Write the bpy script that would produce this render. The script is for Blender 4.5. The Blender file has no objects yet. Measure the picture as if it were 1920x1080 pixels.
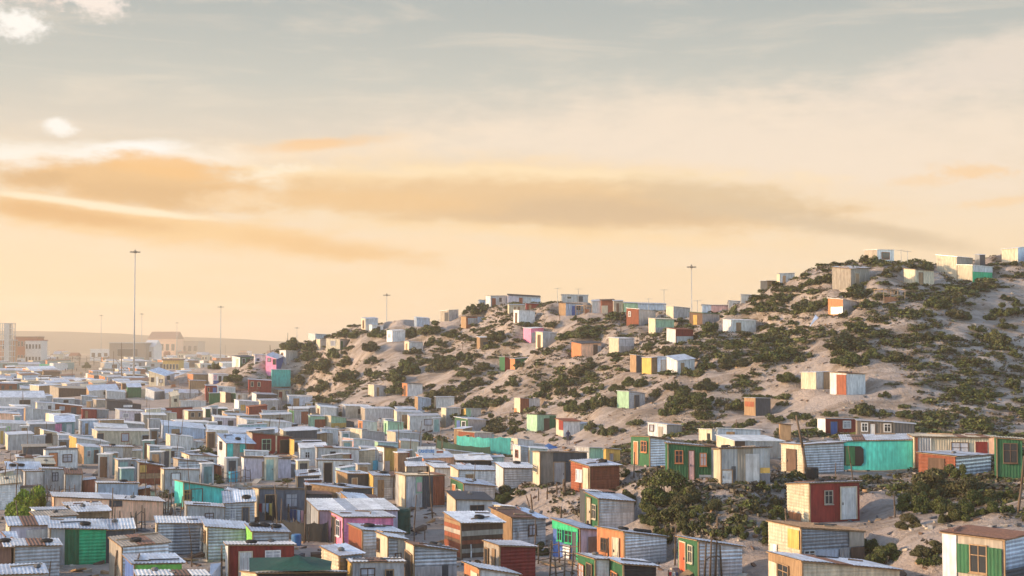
import bpy, math, random, re
import numpy as np
from mathutils import Vector

random.seed(7)
rng = np.random.default_rng(7)
SC = bpy.context.scene
COL = SC.collection

# ------------------------------------------------------------------ camera
F = 2637.0                       # focal length in pixels of the 1920 px wide photograph
HOR = 650.0                      # row of the true horizon
PITCH = math.atan((HOR - 540.0) / F)
CAMZ = 12.0
cam_d = bpy.data.cameras.new('camera')
cam_d.sensor_width = 36.0
cam_d.lens = 36.0 * F / 1920.0
cam_d.clip_start = 0.5
cam_d.clip_end = 20000
cam = bpy.data.objects.new('camera', cam_d)
COL.objects.link(cam)
cam.location = (0, 0, CAMZ)
cam.rotation_euler = (math.radians(90) + PITCH, 0, 0)
SC.camera = cam

# ------------------------------------------------------------------ light
SUN_AZ = math.radians(-95)       # from +Y (view direction), negative = to the left
SUN_EL = math.radians(14)
sd = Vector((math.sin(SUN_AZ) * math.cos(SUN_EL), math.cos(SUN_AZ) * math.cos(SUN_EL), math.sin(SUN_EL)))
sun_d = bpy.data.lights.new('sun', 'SUN')
sun_d.energy = 2.05
sun_d.angle = math.radians(1.2)
sun_d.color = (1.0, 0.68, 0.40)
sun = bpy.data.objects.new('sun', sun_d)
COL.objects.link(sun)
sun.rotation_euler = (-sd).to_track_quat('-Z', 'Y').to_euler()
sun.location = (-60, 40, 60)

VS = SC.view_settings
VS.view_transform = 'Standard'
VS.look = 'None'
VS.exposure = 1.54
VS.gamma = 1.0
try:
    SC.cycles.max_bounces = 5
    SC.cycles.diffuse_bounces = 3
    SC.cycles.glossy_bounces = 2
    SC.cycles.transmission_bounces = 2
    SC.cycles.transparent_max_bounces = 4
    SC.cycles.volume_bounces = 1
    SC.cycles.volume_step_rate = 10
    SC.cycles.caustics_reflective = False
    SC.cycles.caustics_refractive = False
    SC.cycles.use_denoising = True
    SC.cycles.use_adaptive_sampling = True
    SC.cycles.adaptive_threshold = 0.015
    SC.cycles.sample_clamp_indirect = 4.0
except Exception:
    pass


def lin(c):
    out = []
    for v in c:
        v = v / 255.0
        out.append(v / 12.92 if v <= 0.04045 else ((v + 0.055) / 1.055) ** 2.4)
    return out


def build_world():
    w = bpy.data.worlds.new('World')
    SC.world = w
    w.use_nodes = True
    nt = w.node_tree
    N = nt.nodes
    N.clear()
    LK = nt.links.new

    def nd(t, **k):
        n = N.new(t)
        for a, b in k.items():
            setattr(n, a, b)
        return n

    def math_(op, a, b=None, clamp=False):
        n = nd('ShaderNodeMath', operation=op, use_clamp=clamp)
        for i, v in enumerate((a, b)):
            if v is None:
                continue
            if isinstance(v, (int, float)):
                n.inputs[i].default_value = v
            else:
                LK(v, n.inputs[i])
        return n.outputs[0]

    tc = nd('ShaderNodeTexCoord')
    sep = nd('ShaderNodeSeparateXYZ')
    LK(tc.outputs['Generated'], sep.inputs[0])
    az = math_('ARCTAN2', sep.outputs[0], sep.outputs[1])
    el = math_('ARCSINE', sep.outputs[2])
    deg = 180 / math.pi
    az = math_('MULTIPLY', az, deg)
    el = math_('MULTIPLY', el, deg)
    # base gradient of the thin evening veil, by elevation
    mr = nd('ShaderNodeMapRange')
    LK(el, mr.inputs[0])
    mr.inputs[1].default_value = -2
    mr.inputs[2].default_value = 30
    ramp = nd('ShaderNodeValToRGB')
    LK(mr.outputs[0], ramp.inputs[0])
    stops = [(-2, (252, 219, 170)), (0, (253, 222, 176)), (2.5, (252, 222, 178)), (4.6, (247, 222, 187)),
             (7, (236, 217, 190)), (8.6, (220, 210, 194)), (10.6, (198, 199, 190)), (13.5, (176, 183, 180)),
             (19, (160, 172, 182)), (30, (128, 150, 180))]
    r = ramp.color_ramp
    while len(r.elements) < len(stops):
        r.elements.new(0.5)
    for e, (d, c) in zip(r.elements, stops):
        e.position = (d + 2) / 32
        e.color = (*lin(c), 1)
    col = ramp.outputs[0]

    comb = nd('ShaderNodeCombineXYZ')
    LK(az, comb.inputs[0])
    LK(el, comb.inputs[1])
    base_vec = comb.outputs[0]
    nz = nd('ShaderNodeTexNoise')
    mp = nd('ShaderNodeMapping')
    mp.inputs['Scale'].default_value = (0.16, 0.55, 1)
    LK(base_vec, mp.inputs[0])
    LK(mp.outputs[0], nz.inputs['Vector'])
    nz.inputs['Scale'].default_value = 1.0
    nz.inputs['Detail'].default_value = 7
    nz.inputs['Roughness'].default_value = 0.58
    ns = nd('ShaderNodeVectorMath', operation='SUBTRACT')
    LK(nz.outputs['Color'], ns.inputs[0])
    ns.inputs[1].default_value = (0.5, 0.5, 0.5)
    fine = nd('ShaderNodeTexNoise')
    mp2 = nd('ShaderNodeMapping')
    mp2.inputs['Scale'].default_value = (0.55, 1.6, 1)
    LK(base_vec, mp2.inputs[0])
    LK(mp2.outputs[0], fine.inputs['Vector'])
    fine.inputs['Scale'].default_value = 1.0
    fine.inputs['Detail'].default_value = 6
    fine.inputs['Roughness'].default_value = 0.6

    puff = nd('ShaderNodeTexNoise')
    mp3 = nd('ShaderNodeMapping')
    mp3.inputs['Scale'].default_value = (2.2, 3.4, 1)
    LK(base_vec, mp3.inputs[0])
    LK(mp3.outputs[0], puff.inputs['Vector'])
    puff.inputs['Scale'].default_value = 1.0
    puff.inputs['Detail'].default_value = 6
    puff.inputs['Roughness'].default_value = 0.62

    def pix(u, v):
        a = math.degrees(math.atan((u - 960) / F))
        e = math.degrees(math.atan((540 - v) / F)) + math.degrees(PITCH)
        return a, e

    k = math.degrees(1 / F)

    def cloud(col, u, v, hw, hh, tilt, c, strength, soft=0.75, warp=(3.0, 1.1), breakup=0.5):
        a, e = pix(u, v)
        wv = nd('ShaderNodeVectorMath', operation='MULTIPLY')
        LK(ns.outputs[0], wv.inputs[0])
        wv.inputs[1].default_value = (warp[0], warp[1], 0)
        ad = nd('ShaderNodeVectorMath', operation='ADD')
        LK(base_vec, ad.inputs[0])
        LK(wv.outputs[0], ad.inputs[1])
        m = nd('ShaderNodeMapping', vector_type='TEXTURE')
        m.inputs['Location'].default_value = (a, e, 0)
        m.inputs['Rotation'].default_value = (0, 0, math.radians(tilt))
        m.inputs['Scale'].default_value = (hw * k, hh * k, 1)
        LK(ad.outputs[0], m.inputs[0])
        ln = nd('ShaderNodeVectorMath', operation='LENGTH')
        LK(m.outputs[0], ln.inputs[0])
        # ragged edge
        br = math_('MULTIPLY', math_('SUBTRACT', (puff if hw < 100 else fine).outputs[0], 0.5), breakup * (3.2 if hw < 100 else 2.2))
        d = math_('ADD', ln.outputs['Value'], br)
        f = nd('ShaderNodeMapRange', interpolation_type='SMOOTHSTEP')
        LK(d, f.inputs[0])
        f.inputs[1].default_value = 1.0 + soft * 0.4
        f.inputs[2].default_value = 1.0 - soft * 0.85
        f.inputs[3].default_value = 0
        f.inputs[4].default_value = strength
        mx = nd('ShaderNodeMix', data_type='RGBA')
        LK(f.outputs[0], mx.inputs[0])
        LK(col, mx.inputs[6])
        mx.inputs[7].default_value = (*lin(c), 1)
        return mx.outputs[2]

    # pale pink veil to the right and thin high streaks
    CL = [
        (1500, 290, 760, 120, -2, (246, 227, 206), 0.8, 0.95, (3, 1.6), 0.6),
        (1880, 150, 330, 60, 8, (238, 222, 206), 0.75, 0.95, (3, 1.6), 0.7),
        (1150, 250, 420, 45, 6, (243, 225, 204), 0.55, 0.95, (4, 1.5), 0.8),
        (560, 285, 330, 26, 5, (250, 226, 196), 0.7, 0.95, (3, 1.0), 0.7),
        (590, 272, 130, 13, 6, (247, 201, 148), 0.85, 0.9, (2, 0.6), 0.7),
        (130, 312, 320, 30, 2, (255, 249, 238), 0.95, 0.8, (3, 0.8), 0.5),
        (240, 294, 100, 17, 6, (255, 252, 246), 0.9, 0.8, (2, 0.5), 0.5),
        (530, 330, 90, 20, 4, (255, 243, 222), 0.9, 0.8, (2, 0.5), 0.6),
        (650, 338, 130, 20, 2, (245, 203, 146), 0.85, 0.8, (2, 0.6), 0.6),
        # the long lenticular bank: lit rim, golden body, grey heart, thinning tail
        (1000, 372, 640, 74, -2, (250, 217, 168), 0.9, 0.75, (3, 1.0), 0.5),
        (980, 330, 480, 15, -1, (255, 229, 186), 0.8, 0.8, (3, 0.6), 0.9),
        (1010, 384, 570, 48, -2.5, (232, 195, 146), 1.0, 0.6, (3, 0.8), 0.55),
        (1090, 396, 360, 27, -1.5, (210, 180, 142), 0.8, 0.85, (3, 0.6), 0.5),
        (720, 376, 260, 22, -1, (238, 195, 138), 0.85, 0.85, (3, 0.6), 0.5),
        (1350, 372, 210, 34, -7, (217, 190, 152), 0.8, 0.7, (3, 0.6), 0.6),
        (1580, 432, 270, 20, -11, (213, 189, 156), 0.85, 0.85, (3, 0.6), 0.5),
        (1100, 440, 420, 14, -3, (254, 219, 166), 0.6, 0.9, (3, 0.5), 0.6),
        (240, 352, 270, 48, -2, (234, 190, 133), 1.0, 0.65, (3, 0.9), 0.6),
        (290, 372, 180, 26, -3, (218, 176, 122), 0.75, 0.85, (3, 0.6), 0.5),
        (60, 352, 70, 18, 0, (214, 172, 118), 0.7, 0.85, (2, 0.6), 0.5),
        (310, 322, 120, 24, -4, (245, 193, 126), 0.85, 0.7, (2, 0.6), 0.6),
        (430, 378, 90, 20, 2, (250, 216, 170), 0.55, 0.8, (2, 0.6), 0.5),
        (330, 434, 480, 33, -6, (247, 204, 144), 0.95, 0.7, (3, 0.7), 0.55),
        (110, 414, 220, 16, -5, (225, 174, 110), 0.85, 0.85, (3, 0.5), 0.5),
        (610, 464, 190, 17, -6, (240, 192, 128), 0.75, 0.85, (3, 0.5), 0.6),
        (180, 396, 230, 8, -5, (255, 240, 208), 0.85, 0.8, (2, 0.4), 0.8),
        (860, 466, 190, 15, -5, (254, 222, 180), 0.75, 0.85, (2, 0.5), 0.9),
        (1820, 335, 75, 14, -4, (249, 209, 160), 0.85, 0.9, (2, 0.5), 0.6),
        (1720, 350, 65, 13, -2, (248, 214, 172), 0.75, 0.9, (2, 0.5), 0.6),
        (1880, 392, 90, 10, 3, (250, 213, 166), 0.75, 0.9, (2, 0.5), 0.6),
        (300, 572, 520, 8, -2, (255, 231, 188), 0.6, 0.95, (4, 0.5), 0.7),
        (26, 80, 50, 28, -4, (255, 250, 242), 1.0, 0.8, (0.9, 0.5), 0.6),
        (60, 18, 80, 26, 0, (242, 224, 210), 0.8, 0.8, (1.2, 0.6), 0.8),
        (172, 24, 56, 34, -20, (250, 236, 224), 0.95, 0.75, (0.9, 0.5), 0.7),
        (106, 258, 30, 16, -8, (255, 249, 240), 1.0, 0.7, (0.4, 0.25), 0.4),
    ]
    for i, c in enumerate(CL):
        if i == 5:
            # fine streaks of high cloud all over the veil
            wn = nd('ShaderNodeTexNoise')
            wm = nd('ShaderNodeMapping')
            wm.inputs['Scale'].default_value = (0.13, 0.95, 1)
            wm.inputs['Rotation'].default_value = (0, 0, math.radians(-4))
            LK(base_vec, wm.inputs[0])
            LK(wm.outputs[0], wn.inputs['Vector'])
            wn.inputs['Scale'].default_value = 1.0
            wn.inputs['Detail'].default_value = 8
            wn.inputs['Roughness'].default_value = 0.62
            wn.inputs['Distortion'].default_value = 0.6
            wf = nd('ShaderNodeMapRange', interpolation_type='SMOOTHSTEP')
            LK(wn.outputs[0], wf.inputs[0])
            wf.inputs[1].default_value = 0.46
            wf.inputs[2].default_value = 0.74
            wf.inputs[3].default_value = 0.0
            wf.inputs[4].default_value = 0.32
            wx = nd('ShaderNodeMix', data_type='RGBA')
            LK(wf.outputs[0], wx.inputs[0])
            LK(col, wx.inputs[6])
            wx.inputs[7].default_value = (*lin((252, 232, 208)), 1)
            col = wx.outputs[2]
        col = cloud(col, *c)
    bgv = nd('ShaderNodeBackground')
    LK(col, bgv.inputs[0])
    bgv.inputs[1].default_value = 0.354
    sky = nd('ShaderNodeTexSky', sky_type='NISHITA')
    sky.sun_disc = False
    sky.sun_elevation = SUN_EL
    sky.sun_rotation = SUN_AZ
    sky.altitude = 20
    sky.air_density = 1.0
    sky.dust_density = 1.0
    sky.ozone_density = 1.3
    bgs = nd('ShaderNodeBackground')
    LK(sky.outputs[0], bgs.inputs[0])
    bgs.inputs[1].default_value = 0.15
    fm = nd('ShaderNodeMapRange', interpolation_type='SMOOTHSTEP')
    LK(el, fm.inputs[0])
    fm.inputs[1].default_value = 14
    fm.inputs[2].default_value = 55
    fm.inputs[3].default_value = 0.99
    fm.inputs[4].default_value = 0.45
    # the warm veil belongs to the sunset side; away from it the clear sky shows
    ca = nd('ShaderNodeMapRange', interpolation_type='SMOOTHSTEP')
    LK(math_('COSINE', math_('MULTIPLY', math_('ADD', az, 15.0), math.pi / 180)), ca.inputs[0])
    ca.inputs[1].default_value = -0.1
    ca.inputs[2].default_value = 0.82
    ca.inputs[3].default_value = 0.12
    ca.inputs[4].default_value = 1.0
    mx = nd('ShaderNodeMixShader')
    LK(math_('MULTIPLY', fm.outputs[0], ca.outputs[0]), mx.inputs[0])
    LK(bgs.outputs[0], mx.inputs[1])
    LK(bgv.outputs[0], mx.inputs[2])
    out = nd('ShaderNodeOutputWorld')
    LK(mx.outputs[0], out.inputs['Surface'])
    w.cycles.sampling_method = 'MANUAL'
    w.cycles.sample_map_resolution = 512


build_world()


# ------------------------------------------------------------------ projection helpers
def ray(u, v):
    t = (540.0 - v) / F
    d = Vector(((u - 960.0) / F, math.cos(PITCH) - t * math.sin(PITCH), math.sin(PITCH) + t * math.cos(PITCH)))
    return d


def at_depth(u, v, d):
    r = ray(u, v)
    s = d / r.y
    return Vector((r.x * s, d, CAMZ + r.z * s))


def project(p):
    x, y, z = p[0], p[1], p[2] - CAMZ
    zc = y * math.cos(PITCH) + z * math.sin(PITCH)
    up = -y * math.sin(PITCH) + z * math.cos(PITCH)
    return 960 + F * x / zc, 540 - F * up / zc


TILES = {'T1': (0, 580, 4.32), 'T2': (380, 580, 4.32), 'T3': (760, 520, 4.32), 'T4': (1140, 520, 4.32),
         'T5': (1520, 440, 4.32), 'T6': (1520, 660, 4.32), 'T7': (1140, 740, 4.32), 'T8': (760, 740, 4.32),
         'U1': (0, 780, 5.4), 'U2': (0, 880, 5.4), 'U3': (300, 880, 5.4), 'U4': (300, 740, 5.4),
         'U5': (600, 880, 5.4), 'U6': (900, 880, 5.4), 'U7': (1200, 880, 5.4), 'U8': (1440, 780, 3.6),
         'V1': (600, 780, 5.4), 'W1': (0, 690, 8.64), 'W2': (200, 690, 8.64), 'W0': (0, 590, 8.64),
         'P': (0, 0, 1.0)}


def tp(tile, x, y):
    ox, oy, s = TILES[tile]
    return ox + x / s, oy + y / s


# ------------------------------------------------------------------ terrain
def vnoise(x, y, seed=0):
    x = np.asarray(x, float)
    y = np.asarray(y, float)
    xi = np.floor(x).astype(np.int64)
    yi = np.floor(y).astype(np.int64)
    xf = x - xi
    yf = y - yi

    def h(a, b):
        n = (a * 374761393 + b * 668265263 + seed * 1442695041) & 0x7fffffff
        n = (n ^ (n >> 13)) * 1274126177 & 0x7fffffff
        return ((n ^ (n >> 16)) & 0xffff) / 65535.0
    u = xf * xf * (3 - 2 * xf)
    w = yf * yf * (3 - 2 * yf)
    return (h(xi, yi) * (1 - u) + h(xi + 1, yi) * u) * (1 - w) + (h(xi, yi + 1) * (1 - u) + h(xi + 1, yi + 1) * u) * w


def fbm(x, y, seed=0, o=4):
    s = 0
    a = 0.5
    for i in range(o):
        s = s + a * vnoise(np.asarray(x) * 2 ** i, np.asarray(y) * 2 ** i, seed + i)
        a *= 0.5
    return s


CREST = [
    (490, 677, 306), (520, 666, 306), (550, 655, 303), (585, 643, 298), (640, 624, 288), (690, 612, 278), (760, 605, 274), (840, 598, 268), (900, 577, 264), (960, 572, 262), (1050, 575, 250), (1110, 578, 238), (1180, 590, 222), (1250, 592, 215), (1340, 588, 210),
    (1400, 565, 203), (1480, 522, 200), (1540, 503, 198), (1600, 492, 198), (1680, 490, 199), (1760, 500, 199), (1840, 490, 200), (1900, 472, 202)]
CP = []
for u, v, d in [
    (505, 762, 278), (700, 800, 211), (850, 815, 190), (1000, 830, 172), (1150, 830, 160), (1300, 815, 150), (1450, 808, 148), (1500, 800, 148), (1700, 790, 148), (1900, 780, 150),
    (1280, 905, 85), (1170, 900, 95), (1450, 892, 88), (1600, 885, 98), (1800, 880, 98), (1900, 915, 82), (1500, 830, 120), (1700, 820, 122), (1340, 850, 110),
    (1350, 960, 80), (1350, 1040, 74), (1250, 960, 84), (1240, 1050, 77), (1550, 985, 79), (1700, 1000, 73), (1750, 1060, 66), (1850, 1105, 62), (1500, 1090, 68), (1620, 1060, 70),
    (1050, 910, 98), (1000, 960, 95), (1100, 960, 92), (1050, 1000, 88), (980, 930, 100), (1000, 880, 125), (1100, 860, 130), (1180, 985, 84), (1120, 900, 96),
    (1900, 700, 162), (1900, 600, 179), (1900, 530, 191), (1750, 640, 168), (1750, 560, 182),
    (1600, 735, 155), (1600, 650, 168), (1600, 591, 180), (1600, 540, 187),
    (1160, 764, 172), (1300, 700, 176), (1420, 700, 170), (1300, 650, 188), (1300, 624, 196), (1300, 607, 205), (1420, 624, 192), (1500, 600, 188), (1470, 760, 158),
    (1000, 775, 190), (1000, 720, 205), (980, 696, 225), (1090, 670, 206), (1020, 643, 222), (980, 607, 238), (1080, 610, 232), (1130, 700, 196),
    (850, 760, 212), (850, 700, 235), (905, 653, 240), (870, 615, 258),
    (700, 743, 235), (780, 742, 228), (700, 700, 250), (700, 650, 265), (745, 640, 268), (800, 660, 255),
    (600, 770, 264), (600, 720, 275), (600, 690, 281), (620, 656, 280), (600, 637, 295),
    (530, 751, 272), (487, 733, 277), (520, 700, 284), (457, 682, 302), (560, 690, 285), (420, 720, 292), (400, 742, 292), (440, 748, 272), (385, 700, 320), (410, 690, 330), (500, 672, 320)]:
    p = at_depth(u, v, d)
    CP.append((p.x, p.y, p.z))
for u, v, d in CREST:
    p = at_depth(u, v, d)
    CP.append((p.x, p.y, p.z))
    k = 1 + 9 / d
    CP.append((p.x * k, p.y + 9, p.z - 0.5))
    k = 1 + 24 / d
    CP.append((p.x * k, p.y + 24, p.z - 3.2))
for y in (50, 75, 100, 125, 150, 180):
    for x in (-10, -30, -60, -100, -160):
        CP.append((x, y, 0))
for x, y in ((0, 50), (2, 70), (4, 76), (0, 85), (-2, 100), (-3, 125), (-4, 150), (8, 62), (-25, 205), (-45, 210), (-80, 210), (-130, 210),
             (-40, 250), (-65, 250), (-110, 250), (-64, 300), (-85, 300), (-130, 300), (-85, 345), (-130, 350), (-80, 420), (-130, 430)):
    CP.append((x, y, 0))
CP += [(-20, 335, 5), (10, 330, 8), (40, 300, 13), (80, 300, 19), (120, 300, 20), (-45, 370, 1), (0, 400, 1), (40, 400, 4), (90, 400, 9), (150, 400, 10),
       (-120, 490, 0), (-60, 490, 0), (0, 490, 0), (80, 490, 0), (160, 490, 0), (230, 490, 0),
       (80, 150, 5), (80, 170, 11), (90, 190, 20), (100, 215, 27), (140, 150, 6), (140, 190, 20), (150, 220, 27), (80, 100, 4), (120, 100, 4), (50, 62, 3), (100, 60, 3),
       (0, 0, 10.2), (-20, 0, 9), (20, 0, 10), (0, 20, 7.2), (-20, 22, 4), (20, 22, 7), (0, 36, 3.6), (22, 40, 4), (60, 20, 8), (-60, 10, 2), (0, -60, 10), (220, 100, 5), (220, 200, 22), (220, 300, 20)]
CP = np.array(CP)
CC = 6.0
_A = np.sqrt((CP[:, None, 0] - CP[None, :, 0]) ** 2 + (CP[:, None, 1] - CP[None, :, 1]) ** 2 + CC * CC)
_W = np.linalg.solve(_A + np.eye(len(CP)) * (-0.12), CP[:, 2])


def axis(lo, hi, step, far_lo, far_hi):
    a = list(np.arange(lo, hi + 0.01, step))
    s, v = step, hi
    up = []
    while v < far_hi:
        s *= 1.22
        v += s
        up.append(v)
    s, v = step, lo
    dn = []
    while v > far_lo:
        s *= 1.22
        v -= s
        dn.append(v)
    return np.array(dn[::-1] + a + up)


GX = axis(-66, 84, 0.75, -3600, 3600)
GY = axis(56, 312, 0.75, -500, 4300)
XX, YY = np.meshgrid(GX, GY)
_xf, _yf = XX.ravel(), YY.ravel()
HH = np.zeros(_xf.shape)
_in = (np.abs(_xf) < 330) & (_yf > -200) & (_yf < 620)
_xi, _yi = _xf[_in], _yf[_in]
_acc = np.zeros(_xi.shape)
for i in range(len(CP)):
    _acc += _W[i] * np.sqrt((_xi - CP[i, 0]) ** 2 + (_yi - CP[i, 1]) ** 2 + CC * CC)


def sstep(a, b, x):
    t = np.clip((x - a) / (b - a), 0, 1)
    return t * t * (3 - 2 * t)


_edge = (1 - sstep(230, 325, np.abs(_xi))) * (1 - sstep(470, 560, _yi)) * sstep(-190, -80, _yi)
_acc = _acc * _edge
_acc = np.where(_acc < 0.3, 0.3 * np.exp((np.minimum(_acc, 0.3) - 0.3) / 0.6) - 0.15, _acc - 0.15)
hillm = sstep(0.8, 4.0, _acc)
_acc += hillm * ((fbm(_xi / 9, _yi / 9, 3, 3) - 0.44) * 1.5 + (fbm(_xi / 3.0, _yi / 3.0, 9, 3) - 0.44) * 1.1 + 0.45 * np.abs(fbm(_xi / 4.2 + _yi / 9, _yi / 4.2, 19, 3) - 0.44) ** 0.7 * 2.0)
_q, _p = (_xi + _yi) * 0.7071, (_xi - _yi) * 0.7071
_acc += hillm * (fbm(_p / 5.5, _q / 17, 41, 3) - 0.44) * 1.7
_acc += (1 - hillm) * ((fbm(_xi / 6, _yi / 6, 13, 3) - 0.44) * 0.30)
HH[_in] = _acc
HH = HH.reshape(XX.shape)


def height(x, y):
    x = min(max(x, GX[0]), GX[-1] - 1e-6)
    y = min(max(y, GY[0]), GY[-1] - 1e-6)
    i = int(np.searchsorted(GX, x, side='right')) - 1
    j = int(np.searchsorted(GY, y, side='right')) - 1
    i = min(i, len(GX) - 2)
    j = min(j, len(GY) - 2)
    fx = (x - GX[i]) / (GX[i + 1] - GX[i])
    fy = (y - GY[j]) / (GY[j + 1] - GY[j])
    return float((HH[j, i] * (1 - fx) + HH[j, i + 1] * fx) * (1 - fy) + (HH[j + 1, i] * (1 - fx) + HH[j + 1, i + 1] * fx) * fy)


def hit(u, v, dmax=3000.0, dmin=48.0):
    r = ray(u, v)
    y = dmin
    prev = None
    while y < dmax:
        x = r.x / r.y * y
        z = CAMZ + r.z / r.y * y
        g = z - height(x, y)
        if g <= 0:
            if prev is None:
                return Vector((x, y, z))
            y0, g0 = prev
            for _ in range(6):
                ym = y0 + (y - y0) * g0 / (g0 - g) if g0 != g else y
                xm = r.x / r.y * ym
                zm = CAMZ + r.z / r.y * ym
                gm = zm - height(xm, ym)
                if gm > 0:
                    y0, g0 = ym, gm
                else:
                    y, g = ym, gm
            return Vector((r.x / r.y * y, y, CAMZ + r.z / r.y * y))
        prev = (y, g)
        y += max(0.5, y * 0.006)
    return None


# ------------------------------------------------------------------ mesh helpers
def mesh(name, verts, faces, mats, fm=None, smooth=False):
    m = bpy.data.meshes.new(name)
    m.from_pydata([tuple(v) for v in verts], [], faces)
    for mt in (mats if isinstance(mats, (list, tuple)) else [mats]):
        m.materials.append(mt)
    if fm is not None:
        m.polygons.foreach_set('material_index', fm)
    if smooth:
        m.polygons.foreach_set('use_smooth', [True] * len(m.polygons))
    return m


def link(name, data, parent=None, loc=None, rz=None):
    o = bpy.data.objects.new(name, data)
    COL.objects.link(o)
    if parent is not None:
        o.parent = parent
    if loc is not None:
        o.location = loc
    if rz is not None:
        o.rotation_euler = (0, 0, rz)
    return o


def tag(o, label=None, cat=None, group=None, kind=None):
    if label:
        o['label'] = label
    if cat:
        o['category'] = cat
    if group:
        o['group'] = group
    if kind:
        o['kind'] = kind
    return o


class MB:
    def __init__(s):
        s.v = []
        s.f = []
        s.m = []

    def box(s, x0, x1, y0, y1, z0, z1, mi=0):
        b = len(s.v)
        s.v += [(x0, y0, z0), (x1, y0, z0), (x1, y1, z0), (x0, y1, z0), (x0, y0, z1), (x1, y0, z1), (x1, y1, z1), (x0, y1, z1)]
        s.f += [tuple(b + i for i in q) for q in ((0, 3, 2, 1), (4, 5, 6, 7), (0, 1, 5, 4), (1, 2, 6, 5), (2, 3, 7, 6), (3, 0, 4, 7))]
        s.m += [mi] * 6
        return s

    def tube(s, p, q, r0, r1=None, n=6, mi=0, cap=True):
        r1 = r0 if r1 is None else r1
        p, q = Vector(p), Vector(q)
        d = (q - p).normalized()
        a = d.orthogonal().normalized()
        c = d.cross(a)
        b = len(s.v)
        for P, r in ((p, r0), (q, r1)):
            for i in range(n):
                t = 2 * math.pi * i / n
                s.v.append(tuple(P + a * (r * math.cos(t)) + c * (r * math.sin(t))))
        for i in range(n):
            j = (i + 1) % n
            s.f.append((b + i, b + j, b + n + j, b + n + i))
            s.m.append(mi)
        if cap:
            s.f.append(tuple(b + i for i in range(n))[::-1])
            s.f.append(tuple(b + n + i for i in range(n)))
            s.m += [mi, mi]
        return s

    def build(s, name, mats, parent=None, loc=None, rz=None, smooth=False):
        return link(name, mesh(name, s.v, s.f, mats, s.m, smooth), parent, loc, rz)


def empty(name, loc, rz=0):
    o = bpy.data.objects.new(name, None)
    o.empty_display_size = 0.3
    COL.objects.link(o)
    o.location = loc
    o.rotation_euler = (0, 0, rz)
    return o


# ------------------------------------------------------------------ materials
MATS = {}


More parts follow.
